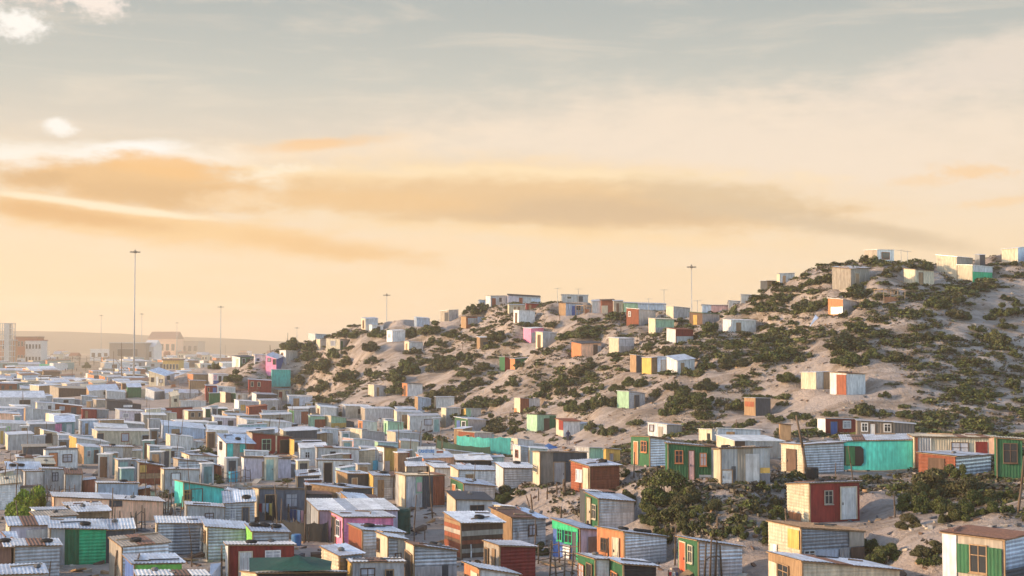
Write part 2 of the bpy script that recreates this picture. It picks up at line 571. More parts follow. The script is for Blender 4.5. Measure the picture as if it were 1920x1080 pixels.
def surf(name, rgb, rough=0.7, metal=0.0, var=0.12, wear=0.25, wearcol=(0.16, 0.09, 0.055), scale=1.2, streak=True, spec=0.3, bump=0.0):
    """weathered sheet/board/paint: base colour, soft dirt, blotches of rust or bare patches, each piece a little different"""
    if name in MATS:
        return MATS[name]
    m = bpy.data.materials.new(name)
    m.use_nodes = True
    nt = m.node_tree
    N, LK = nt.nodes, nt.links.new
    b = N['Principled BSDF']
    b.inputs['Roughness'].default_value = rough
    b.inputs['Metallic'].default_value = metal
    b.inputs['Specular IOR Level'].default_value = spec
    tc = N.new('ShaderNodeTexCoord')
    oi = N.new('ShaderNodeObjectInfo')
    off = N.new('ShaderNodeMath')
    off.operation = 'MULTIPLY'
    LK(oi.outputs['Random'], off.inputs[0])
    off.inputs[1].default_value = 173.0
    va = N.new('ShaderNodeVectorMath')
    va.operation = 'ADD'
    LK(tc.outputs['Object'], va.inputs[0])
    LK(off.outputs[0], va.inputs[1])
    mp = N.new('ShaderNodeMapping')
    mp.inputs['Scale'].default_value = (1, 1, 0.35 if streak else 1)
    LK(va.outputs[0], mp.inputs[0])
    n1 = N.new('ShaderNodeTexNoise')
    n1.inputs['Scale'].default_value = scale * 1.6
    n1.inputs['Detail'].default_value = 6
    n1.inputs['Roughness'].default_value = 0.65
    LK(mp.outputs[0], n1.inputs['Vector'])
    n2 = N.new('ShaderNodeTexNoise')
    n2.inputs['Scale'].default_value = scale * 4
    n2.inputs['Detail'].default_value = 5
    LK(mp.outputs[0], n2.inputs['Vector'])
    # brightness per piece and soft dirt
    r = N.new('ShaderNodeMapRange')
    LK(oi.outputs['Random'], r.inputs[0])
    r.inputs[3].default_value = 1 - var * 1.3
    r.inputs[4].default_value = 1 + var
    d = N.new('ShaderNodeMapRange')
    LK(n2.outputs[0], d.inputs[0])
    d.inputs[1].default_value = 0.3
    d.inputs[2].default_value = 0.7
    d.inputs[3].default_value = 0.74
    d.inputs[4].default_value = 1.14
    ms = N.new('ShaderNodeMapping')
    ms.inputs['Scale'].default_value = (7.0, 7.0, 0.45) if streak else (1.3, 1.3, 1.3)
    LK(va.outputs[0], ms.inputs[0])
    n3 = N.new('ShaderNodeTexNoise')
    n3.inputs['Scale'].default_value = 1.0 if scale > 0.5 else scale
    n3.inputs['Detail'].default_value = 4
    LK(ms.outputs[0], n3.inputs['Vector'])
    st = N.new('ShaderNodeMapRange')
    LK(n3.outputs[0], st.inputs[0])
    st.inputs[1].default_value = 0.32
    st.inputs[2].default_value = 0.62
    st.inputs[3].default_value = 0.8
    st.inputs[4].default_value = 1.12
    mu0 = N.new('ShaderNodeMath')
    mu0.operation = 'MULTIPLY'
    LK(d.outputs[0], mu0.inputs[0])
    LK(st.outputs[0], mu0.inputs[1])
    mu = N.new('ShaderNodeMath')
    mu.operation = 'MULTIPLY'
    LK(r.outputs[0], mu.inputs[0])
    LK(mu0.outputs[0], mu.inputs[1])
    vm = N.new('ShaderNodeVectorMath')
    vm.operation = 'SCALE'
    vm.inputs[0].default_value = rgb
    LK(mu.outputs[0], vm.inputs['Scale'])
    w = N.new('ShaderNodeMapRange')
    LK(n1.outputs[0], w.inputs[0])
    w.inputs[1].default_value = 0.72 - 0.28 * wear
    w.inputs[2].default_value = 0.86 - 0.20 * wear
    w.inputs[3].default_value = 0
    w.inputs[4].default_value = min(1.0, wear * 2.2)
    mx = N.new('ShaderNodeMix')
    mx.data_type = 'RGBA'
    LK(w.outputs[0], mx.inputs[0])
    LK(vm.outputs[0], mx.inputs[6])
    mx.inputs[7].default_value = (*wearcol, 1)
    LK(mx.outputs[2], b.inputs['Base Color'])
    rr = N.new('ShaderNodeMapRange')
    LK(n2.outputs[0], rr.inputs[0])
    rr.inputs[3].default_value = max(0.05, rough - 0.15)
    rr.inputs[4].default_value = min(1, rough + 0.15)
    LK(rr.outputs[0], b.inputs['Roughness'])
    if bump:
        bp = N.new('ShaderNodeBump')
        bp.inputs['Strength'].default_value = bump
        bp.inputs['Distance'].default_value = 0.02
        LK(n2.outputs[0], bp.inputs['Height'])
        LK(bp.outputs[0], b.inputs['Normal'])
    MATS[name] = m
    return m


PAL = {  # code: (word, rgb, metal, rough, wear)
    'gs': ('grey', (0.45, 0.465, 0.485), 0.55, 0.42, 0.30), 'gl': ('pale grey', (0.60, 0.615, 0.64), 0.55, 0.38, 0.18),
    'gm': ('steel grey', (0.24, 0.26, 0.29), 0.5, 0.42, 0.2), 'gd': ('charcoal', (0.075, 0.08, 0.09), 0.0, 0.7, 0.12),
    'w': ('white', (0.68, 0.68, 0.67), 0.0, 0.55, 0.14), 'cr': ('cream', (0.60, 0.52, 0.38), 0.0, 0.7, 0.2),
    'yl': ('ochre yellow', (0.56, 0.36, 0.10), 0.0, 0.7, 0.22), 'tq': ('turquoise', (0.08, 0.56, 0.49), 0.0, 0.6, 0.1),
    'mi': ('mint green', (0.36, 0.56, 0.38), 0.0, 0.7, 0.16), 'aq': ('pale aqua', (0.40, 0.54, 0.54), 0.0, 0.6, 0.16),
    'te': ('dull teal', (0.20, 0.33, 0.32), 0.0, 0.7, 0.16), 'gn': ('dark green', (0.03, 0.13, 0.058), 0.0, 0.6, 0.14),
    'gb': ('bright green', (0.03, 0.46, 0.20), 0.0, 0.55, 0.06), 'lm': ('lime green', (0.22, 0.55, 0.10), 0.0, 0.6, 0.1),
    'rd': ('maroon', (0.25, 0.034, 0.027), 0.0, 0.65, 0.12), 'rs': ('rust brown', (0.27, 0.085, 0.045), 0.0, 0.8, 0.3),
    'rr': ('rusty', (0.24, 0.13, 0.09), 0.0, 0.8, 0.5), 'og': ('orange', (0.50, 0.20, 0.09), 0.0, 0.7, 0.16),
    'ro': ('red-orange', (0.68, 0.13, 0.06), 0.0, 0.6, 0.1), 'pk': ('pink', (0.92, 0.30, 0.48), 0.0, 0.65, 0.1),
    'pp': ('pale pink', (0.62, 0.40, 0.40), 0.0, 0.7, 0.15), 'sl': ('salmon', (0.95, 0.57, 0.37), 0.0, 0.75, 0.12),
    'bl': ('blue', (0.07, 0.14, 0.38), 0.0, 0.6, 0.12), 'lb': ('pale blue', (0.44, 0.53, 0.66), 0.4, 0.4, 0.14),
    'bg': ('slate grey', (0.15, 0.16, 0.19), 0.0, 0.7, 0.1), 'br': ('dark brown', (0.13, 0.08, 0.055), 0.0, 0.85, 0.2),
    'tp': ('taupe', (0.24, 0.20, 0.165), 0.0, 0.75, 0.12), 'wd': ('weathered wood', (0.34, 0.22, 0.125), 0.0, 0.85, 0.3),
    'bk': ('black', (0.025, 0.024, 0.026), 0.0, 0.7, 0.06), 'tn': ('beige', (0.40, 0.345, 0.28), 0.0, 0.8, 0.2),
    'li': ('lilac white', (0.56, 0.53, 0.61), 0.0, 0.65, 0.22),
}


def M(code):
    w, rgb, me, ro, we = PAL[code]
    we = we + (0.05 if code in ('sl', 'tq', 'pk', 'gb', 'gn', 'rd', 'mi', 'og', 'yl') else 0.08)
    return surf('paint_' + w.replace(' ', '_').replace('-', '_'), rgb, ro, me, 0.13, we)


ROOFC = {'w': 'roofw', 'gl': 'roofl', 'gs': 'roofg', 'lb': 'roofb'}


def RM(code):
    if code == 'w':
        return surf('roof_white', (0.90, 0.90, 0.91), 0.35, 0.2, 0.08, 0.12, scale=0.7, streak=False)
    if code == 'gl':
        return surf('roof_zinc', (0.76, 0.80, 0.88), 0.36, 0.5, 0.1, 0.2, scale=0.7, streak=False)
    if code == 'lb':
        return surf('roof_blue_zinc', (0.68, 0.77, 0.92), 0.34, 0.5, 0.1, 0.12, scale=0.7, streak=False)
    if code == 'gs':
        return surf('roof_dull_zinc', (0.56, 0.59, 0.66), 0.45, 0.45, 0.12, 0.35, scale=0.8, streak=False)
    return M(code)


def plain(name, rgb, rough=0.7, metal=0, emit=None):
    if name in MATS:
        return MATS[name]
    m = bpy.data.materials.new(name)
    m.use_nodes = True
    b = m.node_tree.nodes['Principled BSDF']
    b.inputs['Base Color'].default_value = (*rgb, 1)
    b.inputs['Roughness'].default_value = rough
    b.inputs['Metallic'].default_value = metal
    MATS[name] = m
    return m


GLASS = plain('window_glass', (0.035, 0.04, 0.045), 0.12)
CURTAIN = surf('curtain_cloth', (0.46, 0.46, 0.50), 0.9, 0, 0.2, 0.1)
WOOD = surf('pole_wood', (0.16, 0.11, 0.075), 0.9, 0, 0.25, 0.2)
PALEWOOD = surf('pale_timber', (0.42, 0.29, 0.18), 0.85, 0, 0.2, 0.15)
RUBBER = surf('rubber', (0.018, 0.018, 0.019), 0.75, 0, 0.2, 0.1, wearcol=(0.08, 0.075, 0.07))
# ------------------------------------------------------------------ the shacks, one line each:
# tile | left end, near corner, right end, ground row, roof rows at back-left, near corner, right | end wall | front wall | roof | doors, windows, patches
TABLE = """
U2|60 95 490 720 520 605 595|cr.n|li.n|gl|p.4-.95@0-.9w.n
U2|495 505 1040 955 505 590 600|gs.v|gs.v|gl|p.26-.52@0-1gn.v p.52-1@0-1gb.h
U2|110 140 575 1100 720 785 780|gs.h|gs.h|gl|T.75-.4
U2|-60 -50 100 985 740 800 795|gs.v|gs.v|w|
U2|-40 -20 425 1230 985 1075 1060|gs.h|gs.h|lb|
U2|-60 -40 140 800 650 735 735|gs.h|gs.h|lb|
U2|310 370 750 600 440 490 470|bk.n|lb.h|tn|
U2|720 765 1090 590 385 440 430|wd.h|wd.h|gl|
U2|650 670 1000 470 345 375 370|gs.n|gs.n|gl|
U2|520 545 1615 555 240 285 355|sl.n|sl.n|gl|p.5-.62@.72-1gd.n
U2|1050 1060 1340 710 525 620 610|gd.n|gd.n|w|
U3|-40 -30 450 840 505 570 575|cr.n|gl.h|w|p.33-1@0-1gm.h
U2|1110 1230 1690 900 700 790 745|tn.n|gs.h|tn|
U2|1270 1355 1820 1150 880 965 955|bl.n|gl.h|lb|p0-1@.84-1lm.n
U2|1380 1400 2080 1300 1035 1090 1090|gs.h|gs.h|w|
U2|-60 -50 185 410 85 160 140|w.h|w.h|cr|
U1|415 422 655 770 525 540 545|gs.v|gs.v|gs|w.45-.65@.5-.85bk
U1|650 660 820 735 540 590 595|gs.v|gs.v|cr|
U1|235 255 418 700 550 560 560|gl.n|gl.n|gs|
U1|440 460 770 525 335 345 335|w.n|w.n|gd|d.12-.36og w.55-.8@.35-.7br
U1|355 370 540 600 440 490 490|bk.n|bk.n|cr|
U1|160 170 395 500 400 425 430|gl.n|gl.n|w|
U1|60 80 390 640 480 550 550|gs.n|gs.n|gl|
U1|225 235 455 440 290 315 310|gd.n|gd.n|tn|
U1|50 78 320 345 165 190 180|cr.n|gs.h|gl|
U1|-30 -20 50 285 115 125 120|gs.n|gs.n|gs|d.3-.7yl
U1|-30 -15 245 160 40 70 80|gl.n|gl.n|gl|w.3-.4@.3-.7lm
U1|405 440 590 300 130 145 180|cr.n|cr.n|gl|w.1-.5@.2-.85br d.6-.9tn
U1|585 592 700 330 180 195 195|lb.h|lb.h|gl|
U1|700 775 1085 340 195 225 270|yl.v|gs.n|gl|
U1|785 850 1015 485 280 310 320|wd.v|aq.n|gs|
U1|1018 1040 1325 535 300 315 320|cr.n|gs.v|gs|p.75-1@0-.7tn.v
U1|930 985 1565 295 130 150 155|cr.n|cr.v|gl|d0-.1gd w.41-.52@.3-.8rs w.76-.87@.3-.7gs
U1|955 965 1275 200 70 110 125|gl.n|gl.n|w|
U1|1120 1130 1450 155 40 60 85|gs.n|gs.n|w|
U1|795 830 980 190 35 50 45|lb.n|lb.v|gl|
U1|552 556 745 175 -10 65 55|te.n|te.n|gl|p0-.35@.2-.9pk.n d.58-.85w
U1|1165 1215 1400 665 435 455 455|cr.n|gs.v|gl|d.15-.65gd
U1|1385 1410 1640 700 460 475 510|gs.n|rs.k|lb|p0-.3@.6-.95yl.n
U4|8 40 385 990 750 760 765|cr.n|gs.v|gs|d.21-.45@.25-.85w
U1|1490 1515 1850 450 290 305 330|cr.n|gs.h|gl|
U1|980 985 1380 775 670 685 690|lb.v|lb.v|gl|p.2-.42@0-.4tn.n p.6-.8@0-.3wd.n
U4|60 105 330 600 395 410 430|cr.n|gl.v|gl|T.4-.3
U4|135 185 510 790 645 660 690|tn.n|gl.h|gl|
U4|585 668 945 720 405 490 495|w.n|tn.v|gl|Lw.3-.55@.6-.9br p.03-.24@.35-1tq.n p.48-.7@.6-1tq.n p.72-1@.5-1rs.n
U4|880 935 1330 600 385 390 430|tn.n|rd.n|bk|w.25-.45@.2-.75mi p.58-.62@0-1cr.n d.7-.95bk
U4|858 862 1095 680 560 570 580|gl.h|gl.h|gl|
U4|822 850 1318 850 630 640 650|w.n|li.n|gd|d.4-.57tn
U4|1310 1360 1600 620 445 455 455|yl.n|gs.n|bk|w.02-.2@.3-.8gd
U4|1405 1420 1680 640 495 540 530|w.h|w.h|w|
U4|150 235 640 1110 870 890 960|tq.n|tq.n|tn|d.2-.45tq w.02-.15@.3-.7yl
U4|1385 1390 1610 860 775 830 820|gd.n|gd.n|w|
U4|15 20 320 245 135 140 128|rd.n|rd.n|gd|w.12-.3@.4-.75tn
U4|248 285 430 265 155 165 165|cr.n|wd.n|gs|w.2-.4@.4-.8tn w.7-.85@.4-.8tn
U4|425 460 680 230 130 145 140|w.n|gn.n|w|
U4|752 798 955 185 50 62 70|w.n|gs.n|w|p.1-.4@.2-.7yl.n
U4|872 900 1082 200 115 140 110|og.n|rd.h|rs|
U4|790 880 1330 340 230 255 285|gl.n|gl.h|gl|d0-.15gn p.22-.34@0-.9og.n p.38-.5@0-1cr.n
U4|470 485 700 400 305 350 365|gl.n|gl.n|w|
U4|690 700 1195 430 330 385 385|gl.n|gl.n|lb|T.6-.4
U4|10 30 440 400 260 310 360|lb.n|lb.n|lb|
U4|1305 1355 1500 300 155 160 165|gn.n|gs.v|gs|p.5-1@0-.95rs.n
U4|1500 1520 1670 330 205 215 220|mi.n|mi.n|gs|p.3-1@0-.75rs.n
T2|985 1040 1162 955 860 862 880|cr.n|mi.n|gs|p0-1@0-.5yl.n
T2|1258 1295 1412 985 898 905 915|og.n|gl.n|gs|
T2|1465 1500 1625 995 900 905 915|mi.n|mi.n|gs|Ld.3-.6gn
T2|1195 1290 1475 1080 965 975 1000|cr.n|gs.v|gl|
T2|955 965 1095 1050 960 970 975|gl.n|gl.n|gs|p.3-.6@0-.6rs.n
T2|240 302 418 443 352 355 360|w.n|gn.n|gd|Ld.5-.8cr w.15-.35@.4-.85w d.5-.7bk w.75-.95@.4-.85w
T2|416 420 510 447 362 366 372|w.n|w.n|gs|w.2-.4@.4-.6bl
T2|512 596 652 520 375 378 378|pk.n|bl.n|gs|Lw.2-.45@.65-.9br Ld.7-.95@.45-.95bk
T2|512 520 570 500 450 452 455|cr.n|cr.n|gs|w.3-.6@.3-.7og
T2|622 672 768 520 440 440 445|w.n|gl.n|w|Lw.3-.55@.5-.75og
T2|45 85 205 605 520 525 525|gl.n|w.n|gs|p0-1@0-.35bl.n d.35-.55bk w.05-.2@.5-.85pk
T2|366 374 553 660 562 566 578|rd.n|rd.n|gs|w.1-.2@.4-.8cr w.4-.5@.4-.8cr
T2|552 560 710 690 594 597 600|tq.n|tq.n|gs|
T2|572 612 716 735 640 646 642|cr.n|cr.n|gs|d.05-.3rd w.58-.75@.5-.85gd
T2|18 25 118 705 617 622 625|rd.n|rd.n|gs|w.15-.3@.4-.8og d.6-.9bl
T2|116 120 262 690 625 630 640|gl.n|gl.n|gl|w.1-.25@.4-.8gd
T2|50 55 140 745 678 682 680|gn.n|gn.n|gs|
T2|140 184 228 765 678 682 690|cr.n|br.n|gs|
T2|226 268 362 755 676 680 685|gn.n|gs.n|gs|
T2|1285 1318 1420 172 84 92 88|cr.n|gs.n|gs|
T2|1342 1372 1462 172 118 122 122|w.n|w.n|w|
T2|1490 1536 1640 262 170 176 170|w.n|w.h|w|Lw.3-.7@.4-.7gl
T2|1634 1672 1785 355 258 262 268|cr.n|gl.n|gs|Ld.3-.6wd
T2|855 912 1055 245 183 186 195|gs.n|gs.n|gs|
T2|920 952 1002 330 240 242 245|cr.n|gs.n|gs|
T2|1000 1112 1225 330 234 238 250|cr.n|gs.n|gd|Lw.35-.65@.4-.8w d.08-.25gn
T2|1340 1388 1488 705 610 612 622|cr.v|gl.n|gs|
T2|1615 1658 1780 702 595 600 605|og.n|w.n|gd|
T3|70 92 198 398 320 326 333|lb.n|lb.n|lb|
T3|284 352 430 355 272 266 262|tn.n|gl.n|gs|Ld.5-.95gd
T3|450 492 640 415 316 318 320|wd.n|rs.n|gd|p.1-.6@.35-.9gs.n p.62-1@.3-1lb.n
T3|578 605 738 578 480 488 488|wd.n|wd.n|w|p.2-.55@0-.6gd.n p.5-1@.2-.9gs.n
T3|650 690 830 246 150 152 150|w.n|gs.n|tn|d.08-.3rs w.5-.65@.5-.85gs
T3|645 652 840 160 122 126 135|tn.n|tn.n|tn|
T3|826 832 1095 220 138 145 160|li.n|gs.n|bk|p0-.32@0-1li.n d.34-.45rs p.72-1@0-.8lb.n
T3|590 600 652 200 155 160 155|lb.n|lb.n|gs|
T3|828 840 970 300 218 222 225|cr.n|cr.v|gs|d.3-.42wd d.55-.7wd
T3|975 980 1082 270 222 226 226|rd.n|rd.n|gs|
T3|876 920 1052 375 265 267 275|w.n|gl.h|w|
T3|955 1018 1120 530 410 415 408|pk.n|pk.n|w|d.02-.33@0-.72gs
T3|1056 1112 1226 570 440 446 450|cr.n|gs.h|gs|
T3|1345 1425 1588 645 522 538 530|og.n|sl.n|gd|p.6-.82@.1-.9br.n p.82-1@0-.8gs.n
T3|762 806 850 762 645 645 650|gn.n|rd.n|gs|
T3|848 888 1032 745 660 660 648|og.n|gn.n|gs|d.05-.3bk w.5-.65@.4-.8gn
T3|1242 1300 1440 308 208 210 218|wd.n|lb.n|br|d.35-.55bl w.65-.85@.5-.8gd
T3|1265 1270 1480 200 148 152 150|gs.n|gs.n|gs|
T3|1505 1515 1585 280 185 195 190|gl.n|gl.n|gs|
T3|1580 1588 1692 290 180 188 185|rs.n|rs.n|br|p0-.5@0-.6cr.n
T4|8 88 210 628 488 496 495|cr.n|gl.n|w|p0-1@0-.55gs.n
T3|882 930 1090 1100 975 978 988|cr.n|rs.n|gs|Lp0-.4@0-.3og.n p.45-1@.2-1gs.n p.3-.9@0-.25gl.n
T3|75 102 208 1085 962 970 985|wd.n|lb.n|gs|
T3|235 250 396 1072 966 970 970|gd.n|w.n|gs|
T8|290 330 448 220 105 108 108|cr.n|gs.n|gs|
T8|450 490 612 185 118 122 132|yl.n|mi.n|gs|p.35-1@0-1gs.v
T8|400 508 655 290 180 200 205|gn.n|gl.h|gs|Ld.15-.4bl Lw.55-.8@.4-.8w
T8|430 560 705 365 295 308 310|rs.n|gs.n|cr|Ld.5-.7bk
T8|985 1068 1218 295 160 163 165|mi.n|mi.n|bk|p.35-.65@0-.8br.n p.65-1@0-.95gn.n
T8|1220 1280 1415 325 195 215 215|cr.n|w.n|rs|Lp.4-1@.4-1rd.n
T8|820 912 1040 420 350 358 375|cr.n|gl.n|gl|Lw.1-.3@.3-.8br Lw.4-.6@.3-.8br
T8|872 935 1040 540 405 420 435|w.n|gs.h|lb|Lw.4-.7@.4-.75rs
T8|1005 1012 1150 520 420 432 440|aq.n|aq.n|gl|
T8|90 150 395 560 470 515 505|og.n|sl.n|gl|
T8|400 420 695 600 495 535 535|bk.n|bk.n|w|
T8|315 325 690 510 440 445 490|tn.n|tn.n|gs|w.05-.2@.3-.8cr w.28-.36@.2-.8cr
T8|0 10 170 630 550 585 585|cr.n|tn.v|w|
T8|172 235 410 700 560 595 600|cr.n|w.h|w|
T8|412 440 545 625 570 600 605|cr.n|w.h|w|
T8|368 430 722 720 570 605 610|cr.n|w.h|lb|
T8|735 795 1040 705 555 595 600|w.n|gl.n|w|
T8|368 470 725 800 675 720 745|gn.v|gl.h|lb|Ld.2-.45og Lw.6-.9@.3-.7w
V1|765 862 1258 925 585 610 605|cr.v|gl.v|cr|p.27-.43@.45-.98mi.n p.29-.42@.5-.8pp.n p.43-.7@0-1gd.v p.7-1@.03-1rs.v
T8|338 408 705 960 790 850 860|cr.n|w.n|gd|w.4-.75@.1-.8br
U5|1262 1425 1850 895 445 545 540|rs.k|br.k|w|
U6|110 318 665 745 395 490 500|wd.n|gl.h|lb|
T8|1035 1090 1470 740 465 465 470|cr.n|tp.n|w|Lw.2-.8@.4-.6cr p.28-1@.72-1gd.n d.3-.52@0-.7gs p.54-1@0-.7gd.n
T8|1342 1490 1735 800 540 585 575|rs.h|rs.h|gl|Lw.35-.65@.4-.8w Lp.7-1@0-.95cr.n
T8|1375 1490 1610 560 425 445 470|gs.n|mi.n|gs|
T8|1605 1625 1740 570 450 475 475|yl.n|yl.n|gs|w.3-.5@.3-.7wd
T7|190 335 600 582 340 345 385|gn.v|gl.h|gs|Ld.2-.42og Lw.62-.9@.5-.85og
T7|478 486 870 690 390 398 430|gn.v|gn.v|gs|w.16-.3@.5-.83og d.44-.54@0-.85pp w.68-.79@.45-.8og p.65-.9@0-.17gs.h p.9-1@0-1gs.v
T7|860 915 1305 720 445 440 430|cr.n|gs.v|gs|d.02-.22@0-.38w p.22-.3@0-.5gd.n p.5-.78@0-.85gl.n p.8-1@.3-.45yl.n p.8-1@0-.28bg.n
T7|880 1028 1420 520 330 385 400|cr.n|gs.n|w|p0-.2@0-1br.n
T7|735 842 890 410 278 283 290|cr.v|gs.n|gs|Lw.7-.85@.4-.7bk
T7|880 890 1230 400 300 330 345|lb.n|lb.n|w|
T7|322 476 600 350 225 243 250|w.n|tn.h|gs|Lw.12-.3@.45-.85br Ld.55-.8tn
T7|1105 1196 1315 170 25 28 30|wd.n|gd.n|gs|Lp.1-.9@.5-.8rs.n
T7|1408 1584 1905 640 400 410 390|cr.h|gs.h|gs|
T7|1385 1395 1482 365 238 245 245|wd.n|wd.v|br|
T6|-75 45 158 300 165 165 160|cr.v|gs.n|gs|p.5-1@0-1wd.n
T6|160 292 440 345 165 175 180|w.n|w.n|rs|Lp.42-1@0-.95rs.v
T6|58 122 378 670 540 540 545|w.n|rd.v|gs|d.15-.35bl w.55-.75@.45-.85w
T6|372 380 682 690 550 556 570|tp.v|tp.v|gs|w.12-.25@.4-.85w d.33-.45@0-.85w w.7-.85@.4-.85w
T6|680 684 836 705 565 572 585|gd.v|gd.v|gs|
T6|255 262 805 950 680 725 715|tq.n|tq.n|gl|O.02-.3@.14-.84bk
T6|800 845 1415 955 670 690 700|cr.n|cr.v|cr|p0-.04@0-1rs.n p.05-.22@0-1gs.v w.5-.72@.45-.85br p.82-.98@.5-.9rd.n
T6|1500 1510 1705 1040 690 700 715|gn.v|gn.v|cr|w.28-.78@.45-.9br
T6|1412 1420 1500 830 675 685 690|sl.n|sl.n|cr|
T6|885 1175 1550 1010 820 850 835|rs.h|gl.h|gl|
U8|132 280 612 718 462 460 448|cr.h|rd.n|gs|Lp.1-.65@0-.2og.n w.3-.44@.48-.8tn d.62-.92@.03-.88w T.35-.3 T.6-.4
U8|5 220 640 985 715 760 785|cr.h|gm.h|wd|Lp.65-1@.4-.95yl.n Lp.1-.3@.1-.4w.n p.76-1@.5-1tn.n p.2-.58@0-.4lb.n w.05-.2@.12-.36w p.6-.75@0-.45gs.v p.78-1@0-.48br.n
U8|0 230 880 1230 925 985 1080|wd.n|cr.h|lb|Lp.05-.3@0-.8cr.n Lw.35-.65@.3-.8wd
U8|1200 1590 1760 1200 790 840 800|tn.n|lb.h|rr|Lp0-.24@0-1w.n Lp.25-.46@.3-.85gn.v Lw.48-.74@.35-.85wd Lp.76-1@.3-.85gn.v p0-1@0-.45gd.h
U7|393 590 1030 1110 690 730 790|gn.v|gl.h|lb|Ld.13-.42@0-.9ro Lw.58-.78@.4-.85cr
U6|1185 1455 1890 940 590 640 690|og.n|gl.h|gs|Lw.2-.4@.35-.7br Ld.65-.85@0-.78cr T.3-.5 T.6-.4 T.85-.5
U6|740 1005 1180 925 510 600 615|bl.n|li.n|gs|Lw.22-.38@.5-.85gb Lw.5-.76@.5-.85gb Lp.42-.7@0-.42gl.h Lp0-1@.88-1gb.n Lp.78-.93@0-.86gd.n Lp.94-1@0-.87gb.n p.45-1@0-.8tp.n
U6|998 1165 1305 1180 865 915 920|gn.v|w.h|lb|Lw.1-.4@.3-.75og Ld.6-.9@0-.85bk
U6|1305 1450 1780 1180 905 965 990|gn.v|bk.h|lb|Lw.3-.7@.2-.7og
U6|40 195 560 970 730 780 790|tn.n|rd.h|gs|Ld.15-.35bk Lp.6-.8@0-.9wd.n
U6|1070 1198 1560 545 235 300 330|gn.v|gl.h|lb|Ld.2-.5@0-.9cr Lw.65-.9@.3-.75cr
U6|-160 -10 390 1200 950 1010 1070|og.n|w.h|lb|Lw.2-.5@.3-.7br Lp.55-1@0-.9cr.n
U5|118 230 740 790 435 490 490|pk.n|pk.h|gl|Ld.12-.45@0-.9bk Lw.55-.85@.35-.85w
U5|-135 -15 785 640 310 420 418|gl.v|li.n|w|
U5|-80 215 565 320 155 195 190|wd.k|gd.h|gl|
U5|215 300 640 430 240 310 345|wd.n|gs.n|lb|
U5|165 275 510 160 25 55 60|wd.n|gd.n|gl|
U5|495 540 785 300 30 65 70|yl.n|gl.h|lb|
U5|292 425 855 800 560 620 650|rs.v|gl.h|lb|
U5|575 685 880 900 645 690 720|cr.v|gs.h|lb|Lw.15-.3@.5-.85br p.5-1@0-1tn.v w.4-.65@.15-.55br
U5|870 950 1380 1200 740 775 830|cr.n|gs.h|gs|Ld.1-.9@0-.8bk p0-1@0-.6gl.n p.65-.8@0-.6gd.n
U5|280 320 845 1180 905 940 935|yl.n|gs.v|w|w.18-.42@.4-.85br d.65-.78@0-.8bk
U5|15 192 420 1060 820 910 890|cr.h|gm.h|lb|
U3|260 268 640 500 335 365 390|gs.v|gs.v|lb|
U3|638 650 950 500 240 345 330|gs.h|gs.h|w|
U3|945 1000 1470 520 195 200 205|cr.n|bg.n|gd|d.14-.36@0-.82bk w.58-.8@.45-.85bg
U3|1475 1480 1680 310 150 175 180|gd.h|gd.h|gl|
U3|440 480 870 880 520 590 615|cr.n|gl.h|lb|Lw.4-.7@.5-.8wd
U3|870 935 1295 790 560 635 645|lm.n|gl.h|gs|T.15-.6 T.45-.6 T.75-.5
U3|665 690 1345 1100 745 775 775|w.n|rd.v|w|d.17-.35w w.57-.78@.6-.85w
U3|820 980 1880 1300 1040 1060 1050|cr.h|bk.n|w|
V1|-40 -30 390 560 305 320 340|gl.v|gl.v|gs|w.32-.43@.55-.85gd p.6-.82@.5-.8rd.n
V1|-40 -30 320 690 440 450 455|gl.n|gl.n|gs|d.2-.42@0-.9bk w.65-.78@.6-.8br
V1|395 415 580 480 305 320 330|cr.n|gl.h|gl|
V1|575 650 780 560 310 320 330|w.n|yl.v|gd|Lw.4-.8@.4-.8br p0-.4@0-.45gl.n
V1|778 785 930 450 335 345 350|tn.n|tn.n|gs|
V1|228 340 560 310 220 235 250|pp.n|w.n|gs|
V1|555 590 790 320 255 265 275|mi.n|aq.n|gs|
V1|680 765 1030 260 155 165 180|cr.n|gs.n|gs|
V1|795 815 995 330 235 250 260|sl.n|cr.n|gs|
T4|150 250 385 390 250 258 275|rs.n|gs.v|gs|Lw.2-.35@.55-.8w
T4|328 384 536 458 330 338 342|cr.n|mi.n|cr|p0-1@0-.45gs.n
T4|474 548 690 530 410 422 425|w.n|rd.n|rs|p.05-1@0-.5gs.n
T4|930 998 1198 445 340 348 350|w.n|gl.n|w|
T4|660 765 905 385 280 290 300|br.n|gs.n|gn|Ld.3-.6yl
T4|760 765 835 285 225 228 232|lb.n|lb.n|gs|
T4|832 836 972 290 222 226 222|pp.n|pp.n|gs|
T4|972 980 1065 210 170 174 178|gs.n|gs.n|gl|
T4|1074 1080 1210 175 102 105 118|gs.n|gs.n|gs|
T4|1235 1290 1370 90 20 25 20|gd.n|wd.n|gs|
T4|1368 1392 1510 60 -30 -30 -35|cr.n|gs.n|gs|
T4|470 530 665 330 232 236 250|cr.n|gs.n|gl|
T4|235 245 470 280 208 215 222|lb.n|lb.n|gs|
T4|122 128 240 280 198 202 205|mi.n|mi.n|gs|
T4|88 95 245 205 152 158 158|gs.n|gs.n|gs|
T4|40 46 120 290 185 190 190|tn.n|tn.n|gs|d.3-.6br
T4|180 230 282 768 625 632 640|wd.n|gd.n|gs|
T4|276 352 398 785 650 652 650|yl.n|wd.n|gs|
T4|392 400 480 782 640 645 648|lb.n|lb.n|gs|d.4-.9gs
T4|476 562 702 785 640 675 660|w.n|w.h|gl|
T4|75 170 300 1060 920 925 940|mi.n|gl.n|gs|d.35-.6gd
T5|438 540 672 215 118 114 116|tn.n|gl.n|gs|w.28-.72@.3-.8og
